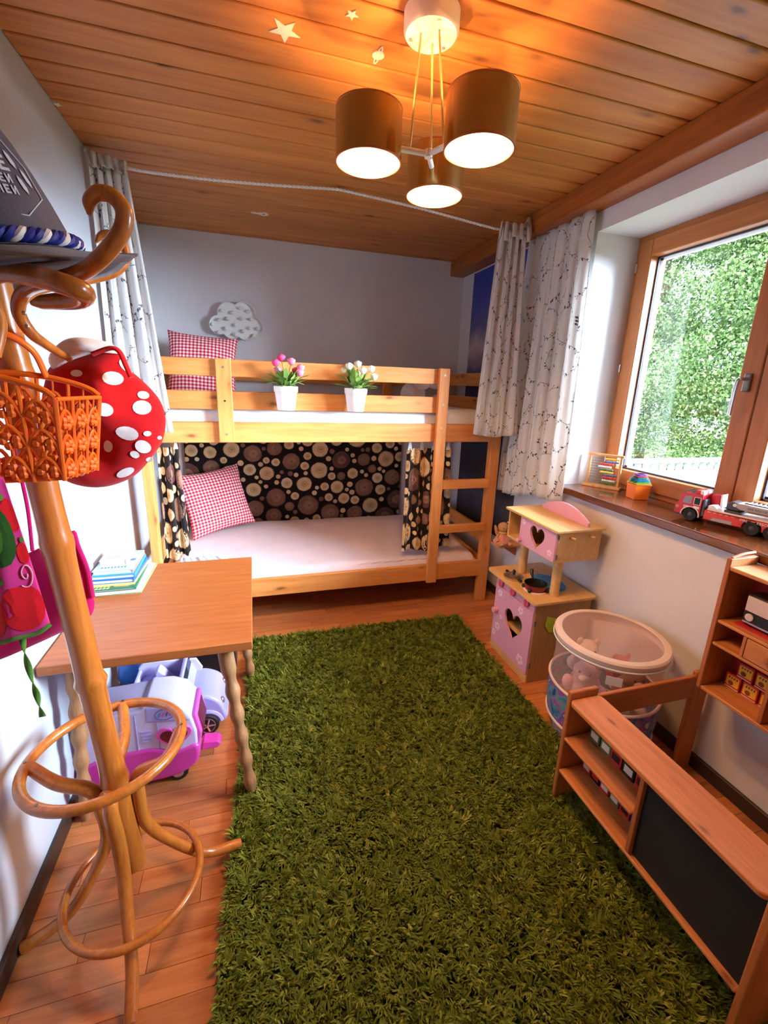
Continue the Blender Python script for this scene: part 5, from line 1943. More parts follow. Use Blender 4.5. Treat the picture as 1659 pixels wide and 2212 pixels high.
od = heart_door('oven_door', KX0, KX0 + T, KY0 + 0.003, KY1 - 0.003, 0.048, 0.402, 1.815, 0.25, 0.088, 'kitchen_pink', kt)
for (y, z, r, sd) in ((1.96, 0.365, 0.026, 0), (1.76, 0.36, 0.026, 1), (1.955, 0.16, 0.03, .5), (1.985, 0.11, 0.022, .2), (1.72, 0.10, 0.035, .9), (1.93, 0.23, 0.016, .3)):
    flower(od, KX0 - 0.0001, y, z, r, sd)
MB().cyl((KX0 - 0.028, 1.975, 0.255), (KX0, 1.975, 0.255), 0.016, n=18).build('door_knob', 'kitchen_pink', od, bevel=0.003)
for y in (1.955, 1.84, 1.715):
    MB().cyl((KX0 - 0.012, y, 0.428), (KX0 + 0.003, y, 0.428), 0.02, n=18).build('stove_knob', 'kitchen_deep_pink', kt, bevel=0.003)
    MB().box(KX0 - 0.017, KX0 - 0.011, y - 0.003, y + 0.003, 0.411, 0.446).build('knob_pointer', 'kitchen_deep_pink', kt, bevel=0.001)


def rrect(x0, x1, y0, y1, r, n=6):
    out = []
    for cx, cy, a0 in ((x1 - r, y1 - r, 0), (x0 + r, y1 - r, 1.5708), (x0 + r, y0 + r, 3.1416), (x1 - r, y0 + r, 4.7124)):
        out += [(cx + r * math.cos(a0 + 1.5708 * k / n), cy + r * math.sin(a0 + 1.5708 * k / n)) for k in range(n + 1)]
    return out


WT = KZ + 0.014
wt_ = MB().prism(rrect(1.275, 1.645, 1.635, 2.10, 0.025), (0, 0, KZ), (1, 0, 0), (0, 1, 0), (0, 0, 0.014)).build('worktop', 'light_ply', kt, bevel=0.002)
MB().lathe([(0.0, 0.002), (0.062, 0.0022), (0.072, 0.006), (0.079, 0.0035), (0.08, 0.0)], (1.50, 1.84, WT), 32, M=Matrix.Diagonal((0.95, 1.35, 1)).to_3x3()).build('sink_bowl', 'sink_blue', wt_)
for y in (1.70, 1.985):
    MB().cyl((1.43, y, WT - 0.001), (1.43, y, 0.662), 0.023, n=24).build('pillar', 'light_ply', kt)
CX0, CX1, CY0, CY1, CZ0, CZ1 = 1.36, 1.62, 1.655, 2.065, 0.66, 0.826
cab = MB().box(CX0 + 0.001, CX1, CY0, CY1, CZ0, CZ0 + 0.01).box(CX0 + T, CX1, CY0, CY0 + 0.01, CZ0 + 0.01, CZ1 - 0.01)
cab.box(CX0 + 0.001, CX1, CY1 - 0.01, CY1, CZ0 + 0.01, CZ1 - 0.01).box(CX0 + T, CX1, 1.945, 1.955, CZ0 + 0.01, CZ1 - 0.01).box(CX1 - 0.01, CX1, CY0 + 0.01, CY1 - 0.01, CZ0 + 0.01, CZ1 - 0.01)
cab.build('wall_cabinet', 'light_ply', kt, smooth=False)
MB().prism(rrect(1.345, 1.63, 1.635, 2.085, 0.008), (0, 0, CZ1 - 0.01), (1, 0, 0), (0, 1, 0), (0, 0, 0.012)).build('cabinet_top', 'light_ply', kt, bevel=0.002)
md_ = heart_door('cabinet_door', CX0 - 0.001, CX0 + T - 0.001, CY0 + 0.002, 1.948, CZ0 + 0.004, CZ1 - 0.013, 1.80, 0.745, 0.064, 'kitchen_pink', kt)
flower(md_, CX0 - 0.0011, 1.69, 0.70, 0.02, .3)
flower(md_, CX0 - 0.0011, 1.92, 0.79, 0.018, .8)
MB().cyl((CX0 - 0.024, 1.93, 0.685), (CX0, 1.93, 0.685), 0.012, n=16).build('door_knob', 'kitchen_pink', md_, bevel=0.003)
arch = [(-0.18, 0)] + [(-0.18 + 0.36 * k / 20, 0.02 + 0.055 * math.sin(math.pi * k / 20) ** 0.8) for k in range(21)] + [(0.18, 0)]
MB().prism(arch, (1.54, 1.845, CZ1 + 0.002), (0, 1, 0), (0, 0, 1), (0.012, 0, 0)).build('arched_back', 'kitchen_pink', kt, bevel=0.001)
for xx in (1.44, 1.55):
    MB().cyl((xx, CY0 + 0.002, 0.785), (xx, CY0 - 0.04, 0.79), 0.0055, n=10).build('peg', 'light_ply', kt)
for z in (0.69, 0.79):
    MB().box(CX0 + 0.012, CX0 + 0.018, CY0 - 0.003, CY0 + 0.001, z - 0.012, z + 0.012).build('hinge', 'dark_steel', kt, smooth=False)
for z in (0.10, 0.34):
    MB().box(KX0 + 0.012, KX0 + 0.02, KY0 - 0.003, KY0 + 0.001, z - 0.014, z + 0.014).build('hinge', 'dark_steel', kt, smooth=False)
sp_ = MB().prism([(-0.028, 0.05), (0.03, 0.03), (0.036, -0.02), (0.02, -0.045), (-0.01, -0.04), (-0.034, 0.0)], (1.40, KY0 - 0.001, 0.325), (1, 0, 0), (0, 0, 1), (0, -0.006, 0)).build('slotted_turner', 'lime', kt, bevel=0.002)
MB().cyl((1.408, KY0 - 0.008, 0.30), (1.408, KY0, 0.30), 0.003, n=8).build('turner_hole', 'dark_steel', sp_)
MB().tube([(1.432, KY0 - 0.004, 0.318), (1.47, KY0 - 0.004, 0.325)], 0.004, 8).build('turner_handle', 'lime', sp_)
# blue cup inside the cabinet
bc_ = MB().lathe([(0.0, 0.0), (0.026, 0.0), (0.032, 0.055), (0.034, 0.06), (0.030, 0.058), (0.024, 0.006), (0.0, 0.006)], (1.42, 1.775, CZ0 + 0.0105), 20).build('toy_cup', 'cover_light', org=(1.42, 1.775, CZ0 + 0.0105))
tag(bc_, 'light blue toy cup inside the upper cabinet of the play kitchen', 'cup')
# pot with steel lid
px_, py_ = 1.345, 1.935
pt = thing('toy_pot_lid', 'steel toy pot lid with black knobs on the play kitchen worktop', 'pot lid', (px_, py_, WT))
MB().lathe([(0.052, 0.0), (0.054, 0.012), (0.045, 0.018), (0.02, 0.026), (0.0, 0.028)], (px_, py_, WT + 0.0003), 28).build('lid', 'steel', pt)
MB().ell((px_, py_, WT + 0.037), (0.009, 0.009, 0.011), None, 12, 8).build('knob', 'black', pt)
for sy in (-1, 1):
    MB().tube(spline([(px_, py_ + sy * 0.05, WT + 0.01), (px_, py_ + sy * 0.068, WT + 0.012), (px_, py_ + sy * 0.07, WT + 0.008)], 3), 0.008, 8).build('handle', 'black', pt)
px_, py_ = 1.372, 1.775
pn = thing('toy_pan', 'dark red toy saucepan with black handles on the play kitchen worktop', 'saucepan', (px_, py_, WT))
MB().lathe([(0.05, 0.0003), (0.058, 0.0003), (0.058, 0.006), (0.05, 0.006)], (px_, py_, WT), 28).build('burner_ring', 'sticker_white', pn)
MB().lathe([(0.0, 0.007), (0.048, 0.007), (0.055, 0.018), (0.057, 0.038)], (px_, py_, WT), 28).build('pan_body', 'pan_red', pn)
MB().lathe([(0.057, 0.038), (0.059, 0.04), (0.054, 0.038), (0.05, 0.014), (0.0, 0.014)], (px_, py_, WT), 28).build('pan_lining', 'black', pn)
for a in (2.4, 3.6, 5.4):
    MB().ell((px_ + 0.058 * math.cos(a), py_ + 0.058 * math.sin(a), WT + 0.012), (0.011, 0.011, 0.0115), None, 10, 6).build('foot', 'black', pn)
MB().tube(spline([(px_ + 0.02, py_ + 0.052, WT + 0.034), (px_ + 0.032, py_ + 0.085, WT + 0.05), (px_ + 0.04, py_ + 0.10, WT + 0.07)], 4), [0.006] * 4 + [0.009] * 5, 8).build('handle', 'black', pn)

# ================================================================== mesh pop-up toy bin
t = NT('bin_mesh')
tr = t.n('BsdfTransparent')
tr.inputs[0].default_value = (1.0, 0.95, 0.93, 1)
mx = t.n('MixShader')
mx.inputs[0].default_value = 0.30
t.color(rgb(238, 200, 190))
t.b.inputs['Roughness'].default_value = 0.8
t.l(tr.outputs[0], mx.inputs[1])
t.l(t.b.outputs[0], mx.inputs[2])
t.l(mx.outputs[0], t.out.inputs[0])
MATS['bin_mesh'] = t.m
t = NT('bin_print')
c0 = t.coords('Object', False)
bw = t.noise(c0, 13, 2, 0.4, 1.2)
t.color(t.ramp(t.math('MULTIPLY', t.math('SUBTRACT', bw, 0.28), 2.3), [(0.0, rgb(40, 60, 120)), (0.2, rgb(60, 120, 170)), (0.4, rgb(84, 160, 150)), (0.55, rgb(186, 60, 150)), (0.7, rgb(70, 110, 190)), (0.85, rgb(96, 60, 130)), (1.0, rgb(210, 220, 190))]))
t.b.inputs['Roughness'].default_value = 0.6
MATS['bin_print'] = t.m
plain('bin_binding', rgb(224, 202, 190), 0.6, vary=0.02)
BXC, BYC = 1.395, 1.285
bn = thing('toy_bin', 'round pop-up mesh toy bin with white rim and sea-coloured band', 'toy bin', (BXC, BYC, 0))
tiltb = Matrix.Rotation(-0.07, 3, 'Y') @ Matrix.Rotation(0.03, 3, 'X')
MB().lathe([(0.172, 0.002), (0.196, 0.06), (0.205, 0.10)], (BXC, BYC, 0), 56).build('lower_mesh', 'bin_mesh', bn)
MB().lathe([(0.206, 0.10), (0.215, 0.18), (0.212, 0.27)], (BXC, BYC, 0), 56).build('printed_band', 'bin_print', bn)
MB().lathe([(0.212, 0.27), (0.203, 0.36), (0.205, 0.447)], (BXC, BYC, 0), 56).build('upper_mesh', 'bin_mesh', bn)
MB().lathe([(0.0, 0.001), (0.172, 0.002)], (BXC, BYC, 0), 40).build('floor_disc', 'bin_binding', bn)
for (r, z, q) in ((0.207, 0.10, 0.006), (0.214, 0.27, 0.006)):
    MB().tube([(BXC + r * math.cos(k * 0.1122), BYC + r * math.sin(k * 0.1122), z) for k in range(56)], q, 8, closed=True).build('wire_hoop', 'bin_binding', bn)
MB().lathe([(0.206, 0.446), (0.214, 0.460), (0.22, 0.485), (0.214, 0.492), (0.192, 0.494), (0.190, 0.490), (0.21, 0.482), (0.207, 0.462), (0.203, 0.447)], (BXC, BYC, 0), 64).build('rim_band', 'bin_binding', bn)
MB().lathe([(0.0, 0.468), (0.10, 0.474), (0.16, 0.482), (0.194, 0.4915)], (BXC, BYC, 0), 48).build('mesh_lid', 'bin_mesh', bn)
MB().tube([(BXC + 0.2205 * math.cos(k * 0.1122), BYC + 0.2205 * math.sin(k * 0.1122), 0.463) for k in range(56)], 0.003, 6, closed=True).build('zip', 'white_plastic', bn)
a = 4.05
MB().prism([(-0.028, -0.024), (0.028, -0.024), (0.028, 0.012), (-0.028, 0.012)], (BXC + 0.222 * math.cos(a), BYC + 0.222 * math.sin(a), 0.425), (-math.sin(a), math.cos(a), 0), (0, 0, 1), (math.cos(a) * 0.002, math.sin(a) * 0.002, 0)).build('care_label', 'white_plastic', bn)
a = 5.5
for q in (0, 0.12):
    MB().tube(spline([(BXC + 0.219 * math.cos(a + q), BYC + 0.219 * math.sin(a + q), 0.47), (BXC + 0.232 * math.cos(a + q), BYC + 0.232 * math.sin(a + q), 0.44), (BXC + 0.228 * math.cos(a + q), BYC + 0.228 * math.sin(a + q), 0.40)], 4), [0.004, 0.006, 0.008, 0.010, 0.012, 0.013, 0.014, 0.012, 0.004], 8, squash=0.4).build('handle_tab', 'bin_binding', bn)
# soft toys inside the bin
fabric('fur_brown', rgb(150, 104, 76), 200, bump=0.5)
fabric('fur_navy', rgb(34, 44, 70), 200, bump=0.5)
fabric('fur_red', rgb(190, 50, 50), 200, bump=0.5)


def plush(label, c, s, mat, mat2, turn, horn=False):
    c = Vector(c)
    t = thing('plush_toy', label, 'plush toy', c - Vector((0, 0, 0.07 * s)), 'soft toys inside the mesh bin')
    R = Matrix.Rotation(turn, 3, 'Z')
    MB().ell(c, (0.06 * s, 0.055 * s, 0.07 * s)).build('body', mat, t)
    hd = c + R @ Vector((0, -0.03 * s, 0.09 * s))
    h_ = MB().ell(hd, (0.05 * s, 0.045 * s, 0.045 * s)).build('head', mat, t)
    MB().ell(hd + R @ Vector((0, -0.042 * s, -0.008 * s)), (0.02 * s, 0.016 * s, 0.015 * s)).build('muzzle', mat2, h_)
    for sx in (-1, 1):
        MB().ell(hd + R @ Vector((sx * 0.038 * s, 0, 0.038 * s)), (0.017 * s, 0.01 * s, 0.019 * s)).build('ear', mat, h_)
        MB().ell(hd + R @ Vector((sx * 0.018 * s, -0.042 * s, 0.012 * s)), (0.005 * s,) * 3, None, 8, 6).build('eye', 'black', h_)
        MB().ell(c + R @ Vector((sx * 0.06 * s, -0.03 * s, 0.015 * s)), (0.02 * s, 0.024 * s, 0.032 * s)).build('arm', mat, t)
        MB().ell(c + R @ Vector((sx * 0.036 * s, -0.055 * s, -0.045 * s)), (0.023 * s, 0.032 * s, 0.022 * s)).build('leg', mat2, t)
    if horn:
        mb = MB()
        p0, p1 = hd + Vector((0, 0, 0.04 * s)), hd + R @ Vector((0.06 * s, -0.07 * s, 0.09 * s))
        pts = [p0.lerp(p1, k / 24) for k in range(25)]
        mb.tube(pts, [0.011 * s * (1 - k / 26) * (1 + 0.18 * math.sin(k * 1.8)) for k in range(25)], 8)
        mb.build('horn', 'sticker_white', h_)


plush('pale pink bear-like plush on the rug side inside the mesh bin', (1.285, 1.265, 0.275), 1.05, 'plush_pink', 'plush_cream', -0.9)
plush('cream plush inside the mesh bin beside the pink one', (1.385, 1.40, 0.285), 0.95, 'plush_cream', 'plush_pink', -0.4)
plush('brown plush with a pale striped horn inside the mesh bin', (1.44, 1.205, 0.272), 0.95, 'fur_brown', 'plush_cream', -0.3, True)
plush('dark navy plush at the bottom of the mesh bin', (1.40, 1.30, 0.068), 0.95, 'fur_navy', 'plush_cream', -0.5)
plush('red plush under the brown one inside the mesh bin', (1.51, 1.335, 0.255), 0.76, 'fur_red', 'plush_cream', -0.2)

# ================================================================== wooden play shop
SX0, SX1, SYF, SYB = 1.0, 1.118, 0.425, 1.055
shp = thing('play_shop', 'pine toy shop with counter, chalkboard front and back shelf', 'toy shop', (1.3, 0.75, 0))
GZ = 0.016
box('side_panel', 'shop_wood_z', shp, SX0 + 0.002, SX1, SYB - 0.018, SYB, GZ, 0.472, 0.005)
box('side_panel', 'shop_wood_z', shp, SX0 - 0.005, SX1 + 0.02, SYF - 0.03, SYF - 0.01, 0.011, 0.47, 0.005)
ct_ = MB().prism(rrect(SX0 - 0.004, SX1 + 0.006, SYF - 0.008, SYB - 0.019, 0.02), (0, 0, 0.43), (1, 0, 0), (0, 1, 0), (0, 0, 0.016)).build('counter_top', 'shop_wood_y', shp, bevel=0.003)
box('shelf', 'shop_wood_y', shp, SX0, SX1 - 0.004, 0.745, SYB - 0.019, 0.282, 0.294, 0.004)
box('shelf', 'shop_wood_y', shp, SX0, SX1 - 0.004, SYF - 0.009, SYB - 0.019, 0.146, 0.158, 0.004)
box('divider', 'shop_wood_z', shp, SX0 + 0.003, SX1 - 0.004, 0.728, 0.741, 0.159, 0.429, 0.002)
plain('chalkboard', rgb(22, 22, 23), 0.75, vary=0.08)
box('chalkboard', 'chalkboard', shp, SX0 + 0.016, SX0 + 0.022, SYF - 0.008, 0.727, 0.159, 0.429, 0)
box('back_board', 'shop_wood_y', shp, SX1 - 0.004, SX1, 0.742, SYB - 0.019, 0.146, 0.40, 0)
box('side_rail', 'shop_wood_x', shp, SX1 + 0.001, 1.575, SYB - 0.017, SYB - 0.001, 0.342, 0.437, 0.004)
box('back_leg', 'shop_wood_z', shp, 1.57, 1.65, SYB - 0.018, SYB, 0.0, 0.455, 0.005)
HX0, HX1 = 1.50, 1.627
box('shelf_side', 'shop_wood_z', shp, HX0, HX1, 0.972, 0.988, 0.448, 0.945, 0.003)
box('shelf_side', 'shop_wood_z', shp, HX0, HX1, 0.30, 0.316, 0.448, 0.945, 0.003)
box('shelf_board', 'shop_wood_y', shp, HX0, HX1, 0.317, 0.971, 0.905, 0.918, 0.003)
box('shelf_board', 'shop_wood_y', shp, HX0 + 0.003, HX1 - 0.004, 0.317, 0.971, 0.713, 0.724, 0.003)
box('shelf_board', 'shop_wood_y', shp, HX0 + 0.003, HX1 - 0.004, 0.317, 0.971, 0.629, 0.640, 0.003)
box('shelf_board', 'shop_wood_y', shp, HX0, HX1, 0.317, 0.971, 0.449, 0.462, 0.003)
box('divider', 'shop_wood_z', shp, HX0 + 0.004, HX1 - 0.005, 0.873, 0.883, 0.641, 0.712, 0.001)
box('divider', 'shop_wood_z', shp, HX0 + 0.004, HX1 - 0.005, 0.775, 0.787, 0.463, 0.628, 0.001)
plain('shop_red', rgb(176, 22, 32), 0.6)
box('red_back', 'shop_red', shp, HX1 - 0.004, HX1, 0.317, 0.971, 0.463, 0.904, 0)
dw = box('drawer', 'shop_wood_y', shp, HX0 + 0.002, HX1 - 0.02, 0.71, 0.870, 0.643, 0.711, 0.002)
MB().cyl((HX0 - 0.012, 0.80, 0.676), (HX0 + 0.003, 0.80, 0.676), 0.009, n=14).build('knob', 'shop_wood_z', dw, bevel=0.002)
MB().tube(spline([(HX0 + 0.01, 0.978, 0.946), (HX0 + 0.05, 0.975, 0.957), (HX0 + 0.10, 0.972, 0.962)], 4), 0.005, 8).build('top_trim', 'shop_wood_x', shp)

# toy radio on the upper shelf
plain('radio_cream', rgb(222, 196, 184), 0.4)
plain('radio_dark', rgb(44, 36, 34), 0.45)
rdx = thing('toy_radio', 'cream and dark retro toy radio on the red-backed shelf', 'radio', (1.585, 0.87, 0.7245))
MB().box(1.555, 1.62, 0.765, 0.935, 0.728, 0.838).build('case', 'radio_dark', rdx, bevel=0.012, seg=3)
MB().box(1.550, 1.556, 0.773, 0.928, 0.778, 0.830).build('speaker_panel', 'radio_cream', rdx, bevel=0.002)
MB().box(1.551, 1.556, 0.773, 0.928, 0.736, 0.742).build('trim_strip', 'steel', rdx, smooth=False)
MB().box(1.5515, 1.556, 0.773, 0.928, 0.745, 0.776).build('dial_panel', 'black', rdx, smooth=False)
MB().cyl((1.545, 0.908, 0.760), (1.5515, 0.908, 0.760), 0.013, n=18).build('tuning_knob', 'radio_cream', rdx, bevel=0.002)
MB().box(1.53, 1.621, 0.755, 0.94, 0.7242, 0.7275).build('red_mat', 'ink_red', rdx, smooth=False)

# little grocery boxes
plain('carton_red', rgb(196, 38, 28), 0.45)
plain('carton_yellow', rgb(236, 176, 40), 0.45)
plain('carton_brown', rgb(126, 60, 24), 0.45)
plain('carton_green', rgb(96, 110, 60), 0.45)
plain('carton_black', rgb(30, 26, 26), 0.45)
plain('carton_white', rgb(226, 220, 206), 0.45)


def carton(x, y, z, label, grp):
    t = thing('toy_carton', label, 'toy carton', (x, y, z), grp)
    w, h = 0.05, 0.055
    MB().box(x, x + 0.03, y - w / 2, y + w / 2, z, z + h).build('box', 'carton_red', t, bevel=0.001)
    p = MB().prism(rrect(-0.021, 0.021, -0.017, 0.021, 0.004, 3), (x - 0.0004, y, z + h * 0.5), (0, -1, 0), (0, 0, 1), (0.0006, 0, 0)).build('front_panel', 'carton_yellow', t, smooth=False)
    MB().prism([(0.009 * math.cos(k * .5236), 0.009 * math.sin(k * .5236)) for k in range(12)], (x - 0.0008, y + 0.005, z + h * 0.38), (0, -1, 0), (0, 0, 1), (0.0005, 0, 0)).build('picture', 'carton_brown', p, smooth=False)
    for i in range(4):
        MB().prism([(0, 0), (0.005, 0), (0.006, 0.008), (0.001, 0.007)], (x - 0.0008, y + 0.015 - i * 0.0085, z + h * 0.68), (0, -1, 0), (0, 0, 1), (0.0005, 0, 0)).build('print_stroke', 'carton_brown', p, smooth=False)
    MB().box(x - 0.0003, x + 0.001, y - w / 2 + 0.002, y + w / 2 - 0.002, z + 0.002, z + 0.005).build('edge_line', 'carton_white', t, smooth=False)


gl = ['red and yellow carton on the lowest shelf, nearest the shelf side panel', 'red and yellow carton on the lowest shelf between two others', 'red and yellow carton on the lowest shelf against the divider']
gu = ['red and yellow carton of the upper layer, nearer the shelf side panel', 'red and yellow carton of the upper layer, nearer the divider']
for k, y in enumerate((0.93, 0.873, 0.816)):
    carton(1.590, y, 0.4622, gl[k], 'red and yellow toy cartons')
for k, y in enumerate((0.90, 0.843)):
    carton(1.592, y, 0.5178, gu[k], 'red and yellow toy cartons stacked on top')


def goods(x, y, z, w, h, d, m1, m2, label, grp):
    t = thing('toy_grocery_box', label, 'toy carton', (x, y, z), grp)
    MB().box(x, x + d, y - w / 2, y + w / 2, z, z + h).build('box', m1, t, bevel=0.001)
    MB().box(x - 0.0006, x + 0.001, y - w * 0.36, y + w * 0.36, z + h * 0.25, z + h * 0.75).build('label_patch', m2, t, smooth=False)


up_m = [('carton_green', 'carton_white'), ('carton_green', 'carton_white'), ('carton_red', 'carton_black'), ('carton_black', 'carton_white'), ('carton_red', 'carton_black')]
for k, y in enumerate((0.99, 0.94, 0.895, 0.845, 0.795)):
    nm = {'carton_green': 'olive green toy grocery box on the middle counter shelf', 'carton_red': 'red toy grocery box on the middle counter shelf', 'carton_black': 'black toy grocery box on the middle counter shelf'}[up_m[k][0]]
    nm += (', by the side panel', ', second from the side panel', ', between olive and black boxes', ', between two red boxes', ', against the divider')[k]
    goods(1.085, y, 0.2942, 0.044, 0.05, 0.026, up_m[k][0], up_m[k][1], nm, 'toy groceries on the middle counter shelf')
lo_m = [('carton_red', 'carton_white'), ('carton_black', 'carton_red'), ('carton_red', 'carton_white'), ('carton_green', 'carton_white'), ('carton_red', 'carton_black'), ('cover_blue', 'carton_white')]
for k, y in enumerate((1.0, 0.958, 0.915, 0.872, 0.829, 0.785)):
    nm = {'carton_green': 'olive toy grocery box on the bottom counter shelf', 'carton_red': 'red toy grocery box on the bottom counter shelf', 'carton_black': 'black toy grocery box on the bottom counter shelf', 'cover_blue': 'blue toy grocery box on the bottom counter shelf'}[lo_m[k][0]]
    nm += (', by the side panel', ', between two red boxes', ', between black and olive', ', between two red', ', next to the blue', ', against the divider')[k]
    goods(1.085, y, 0.1582, 0.038, 0.042, 0.024, lo_m[k][0], lo_m[k][1], nm, 'toy groceries on the bottom counter shelf')

# ================================================================== on the window sill
for nm, cc in (('bead_yellow', (240, 200, 40)), ('bead_blue', (66, 100, 170)), ('bead_red', (214, 34, 44)), ('bead_white', (238, 236, 230)), ('bead_green', (40, 130, 70)),
               ('cup_orange', (240, 116, 24)), ('cup_green', (70, 170, 80)), ('cup_teal', (20, 130, 170)), ('cup_blue', (50, 110, 200)), ('cup_purple', (110, 70, 190)), ('cup_red', (226, 50, 50))):
    plain(nm, rgb(*cc), 0.35, vary=0.02)
A0, A1 = Vector((1.80, 2.015, SZ)), Vector((1.885, 1.865, SZ))
ae = (A1 - A0).normalized()
an = Vector((ae.y, -ae.x, 0))
AW, AHt = (A1 - A0).length, 0.185
ab = thing('abacus', 'wooden abacus with ten rows of coloured beads on the window sill', 'abacus', A0.lerp(A1, 0.5))


def abox(a0, a1, n0, n1, z0, z1, name, mat='toy_wood', bev=0.002):
    o = A0 + Vector((0, 0, 0.0003))
    vs = [o + ae * a + an * n + Vector((0, 0, z)) for z in (z0, z1) for (a, n) in ((a0, n0), (a1, n0), (a1, n1), (a0, n1))]
    MB().add(vs, [(0, 3, 2, 1), (4, 5, 6, 7), (0, 1, 5, 4), (1, 2, 6, 5), (2, 3, 7, 6), (3, 0, 4, 7)]).build(name, mat, ab, bevel=bev)


abox(-0.012, AW + 0.012, -0.026, 0.026, 0, 0.014, 'base_board')
abox(0.0, 0.012, -0.007, 0.007, 0.014, AHt - 0.012, 'side_post')
abox(AW - 0.012, AW, -0.007, 0.007, 0.014, AHt - 0.012, 'side_post')
abox(-0.006, AW + 0.006, -0.008, 0.008, AHt - 0.012, AHt, 'top_bar')
cols = ['bead_yellow', 'bead_blue', 'bead_red', 'bead_white', 'bead_green'] * 2
offs = [0.62, 0.60, 0.38, 0.32, 0.37, 0.40, 0.52, 0.52, 0.50, 0.50]
for r in range(10):
    z = AHt - 0.026 - r * 0.0147
    rod = MB().tube([A0 + ae * 0.01 + Vector((0, 0, z)), A0 + ae * (AW - 0.01) + Vector((0, 0, z))], 0.0011, 6).build('rod', 'dark_steel', ab)
    n = 9
    o = A0 + Vector((0, 0, z))
    st = min(offs[r] * AW, AW - 0.014 - n * 0.0078)
    for k in range(n):
        MB().ell(o + ae * (st + k * 0.0078), (0.0039, 0.0039, 0.0058), None, 8, 6).build('bead', cols[r], rod)

cc0 = Vector((1.838, 1.695, SZ + 0.0003))
cm_ = Matrix.Translation(cc0) @ Matrix.Rotation(-0.25, 4, 'Z')


def cup(z, w, h, mat, label):
    t = thing('stacking_cup', label, 'stacking cup', cm_ @ Vector((0, 0, z)), 'square stacking cups on the window sill')
    b = w * 0.46
    tp = w * 0.5
    mb = MB(cm_)
    mb.add([(-b, -b, z), (b, -b, z), (b, b, z), (-b, b, z), (-tp, -tp, z + h), (tp, -tp, z + h), (tp, tp, z + h), (-tp, tp, z + h)],
           [(0, 3, 2, 1), (4, 5, 6, 7), (0, 1, 5, 4), (1, 2, 6, 5), (2, 3, 7, 6), (3, 0, 4, 7)])
    mb.build('cup', mat, t, bevel=0.002)
    rm = tp + 0.002
    MB(cm_).box(-rm, rm, -rm, rm, z + h - 0.003, z + h).build('rim', mat, t, bevel=0.0008)


cup(0, 0.078, 0.075, 'cup_orange', 'big orange stacking cup at the base of the cup tower on the sill')
zz = 0.0755
for w, h, m, l in ((0.074, 0.006, 'bead_yellow', 'yellow stacking cup rim just above the orange cup'), (0.068, 0.006, 'cup_green', 'green stacking cup between the yellow and teal ones'), (0.062, 0.007, 'cup_teal', 'teal stacking cup in the middle of the cup tower'),
                   (0.056, 0.006, 'cup_blue', 'blue stacking cup below the small green one'), (0.050, 0.006, 'bead_green', 'small dark green stacking cup high in the tower'), (0.044, 0.006, 'cup_red', 'small red stacking cup under the purple one'), (0.038, 0.010, 'cup_purple', 'smallest purple stacking cup on top of the tower')):
    cup(zz, w, h, m, l)
    zz += h + 0.0004

# ---- fire engine
plain('truck_red', rgb(200, 24, 40), 0.3, vary=0.02)
plain('truck_orange_red', rgb(222, 60, 44), 0.35, vary=0.03)
plain('truck_white', rgb(238, 236, 236), 0.35, vary=0)
plain('truck_grey', rgb(176, 170, 172), 0.4, vary=0.03)
plain('truck_dark', rgb(70, 70, 74), 0.4, vary=0)
plain('truck_window', rgb(150, 150, 170), 0.15, vary=0.1)
w1, w2 = Vector((1.738, 1.330, SZ)), Vector((1.795, 1.125, SZ))
fx = (w2 - w1).normalized()              # local +X runs from cab to tail
fy = Vector((-fx.y, fx.x, 0))            # local +Y points to the pane
if fy.x < 0:
    fy = -fy
TM = Matrix(((fx.x, fy.x, 0, w1.x), (fx.y, fy.y, 0, w1.y), (0, 0, 1, SZ + 0.0003), (0, 0, 0, 1)))
tk = thing('toy_fire_engine', 'red toy fire engine with grey ladder arm on the window sill', 'toy truck', w1 + fx * 0.12 + fy * 0.05)
TW = 0.092
R_ = 0.027


def tprof(poly, y0, y1, mat, name, parent=None, bevel=0.002):
    o = TM @ Vector((0, y0, 0))
    return MB().prism(poly, o, fx, (0, 0, 1), fy * (y1 - y0)).build(name, mat, parent or tk, bevel=bevel)


def arc(cx, cz, r, a0, a1, n=10):
    return [(cx + r * math.cos(a0 + (a1 - a0) * k / n), cz + r * math.sin(a0 + (a1 - a0) * k / n)) for k in range(n + 1)]


cabp = [(-0.062, 0.024)] + [(-0.062, 0.062), (-0.052, 0.068), (-0.038, 0.112), (-0.030, 0.117), (0.036, 0.117), (0.036, 0.024)] + arc(0.0, 0.027, 0.031, -0.1, 3.24)
tprof(cabp, 0, TW, 'truck_red', 'cab')
tprof([(-0.066, 0.018), (-0.066, 0.030), (-0.034, 0.030), (-0.034, 0.018)], 0.004, TW - 0.004, 'truck_dark', 'bumper')
tprof([(-0.036, 0.072), (-0.028, 0.104), (-0.002, 0.104), (-0.002, 0.072)], -0.0008, 0.001, 'truck_window', 'side_window', None, 0)
dwn = tprof([(0.006, 0.072), (0.006, 0.104), (0.031, 0.104), (0.031, 0.072)], -0.0008, 0.001, 'truck_white', 'rear_side_window', None, 0)
tprof([(0.008, 0.074), (0.008, 0.102), (0.029, 0.102), (0.029, 0.074)], -0.0012, 0.001, 'black', 'window_glass', dwn, 0)
tprof([(-0.0535, 0.074), (-0.041, 0.110), (-0.0385, 0.110), (-0.051, 0.074)], 0.008, TW - 0.008, 'truck_window', 'windscreen', None, 0)
for k in range(4):
    tprof([(-0.03 + 0.002 * k, 0.062 - k * 0.006), (-0.012 - 0.004 * k, 0.062 - k * 0.006), (-0.012 - 0.004 * k, 0.0595 - k * 0.006), (-0.03 + 0.002 * k, 0.0595 - k * 0.006)], -0.0006, 0.001, 'truck_white', 'side_stripe', None, 0)
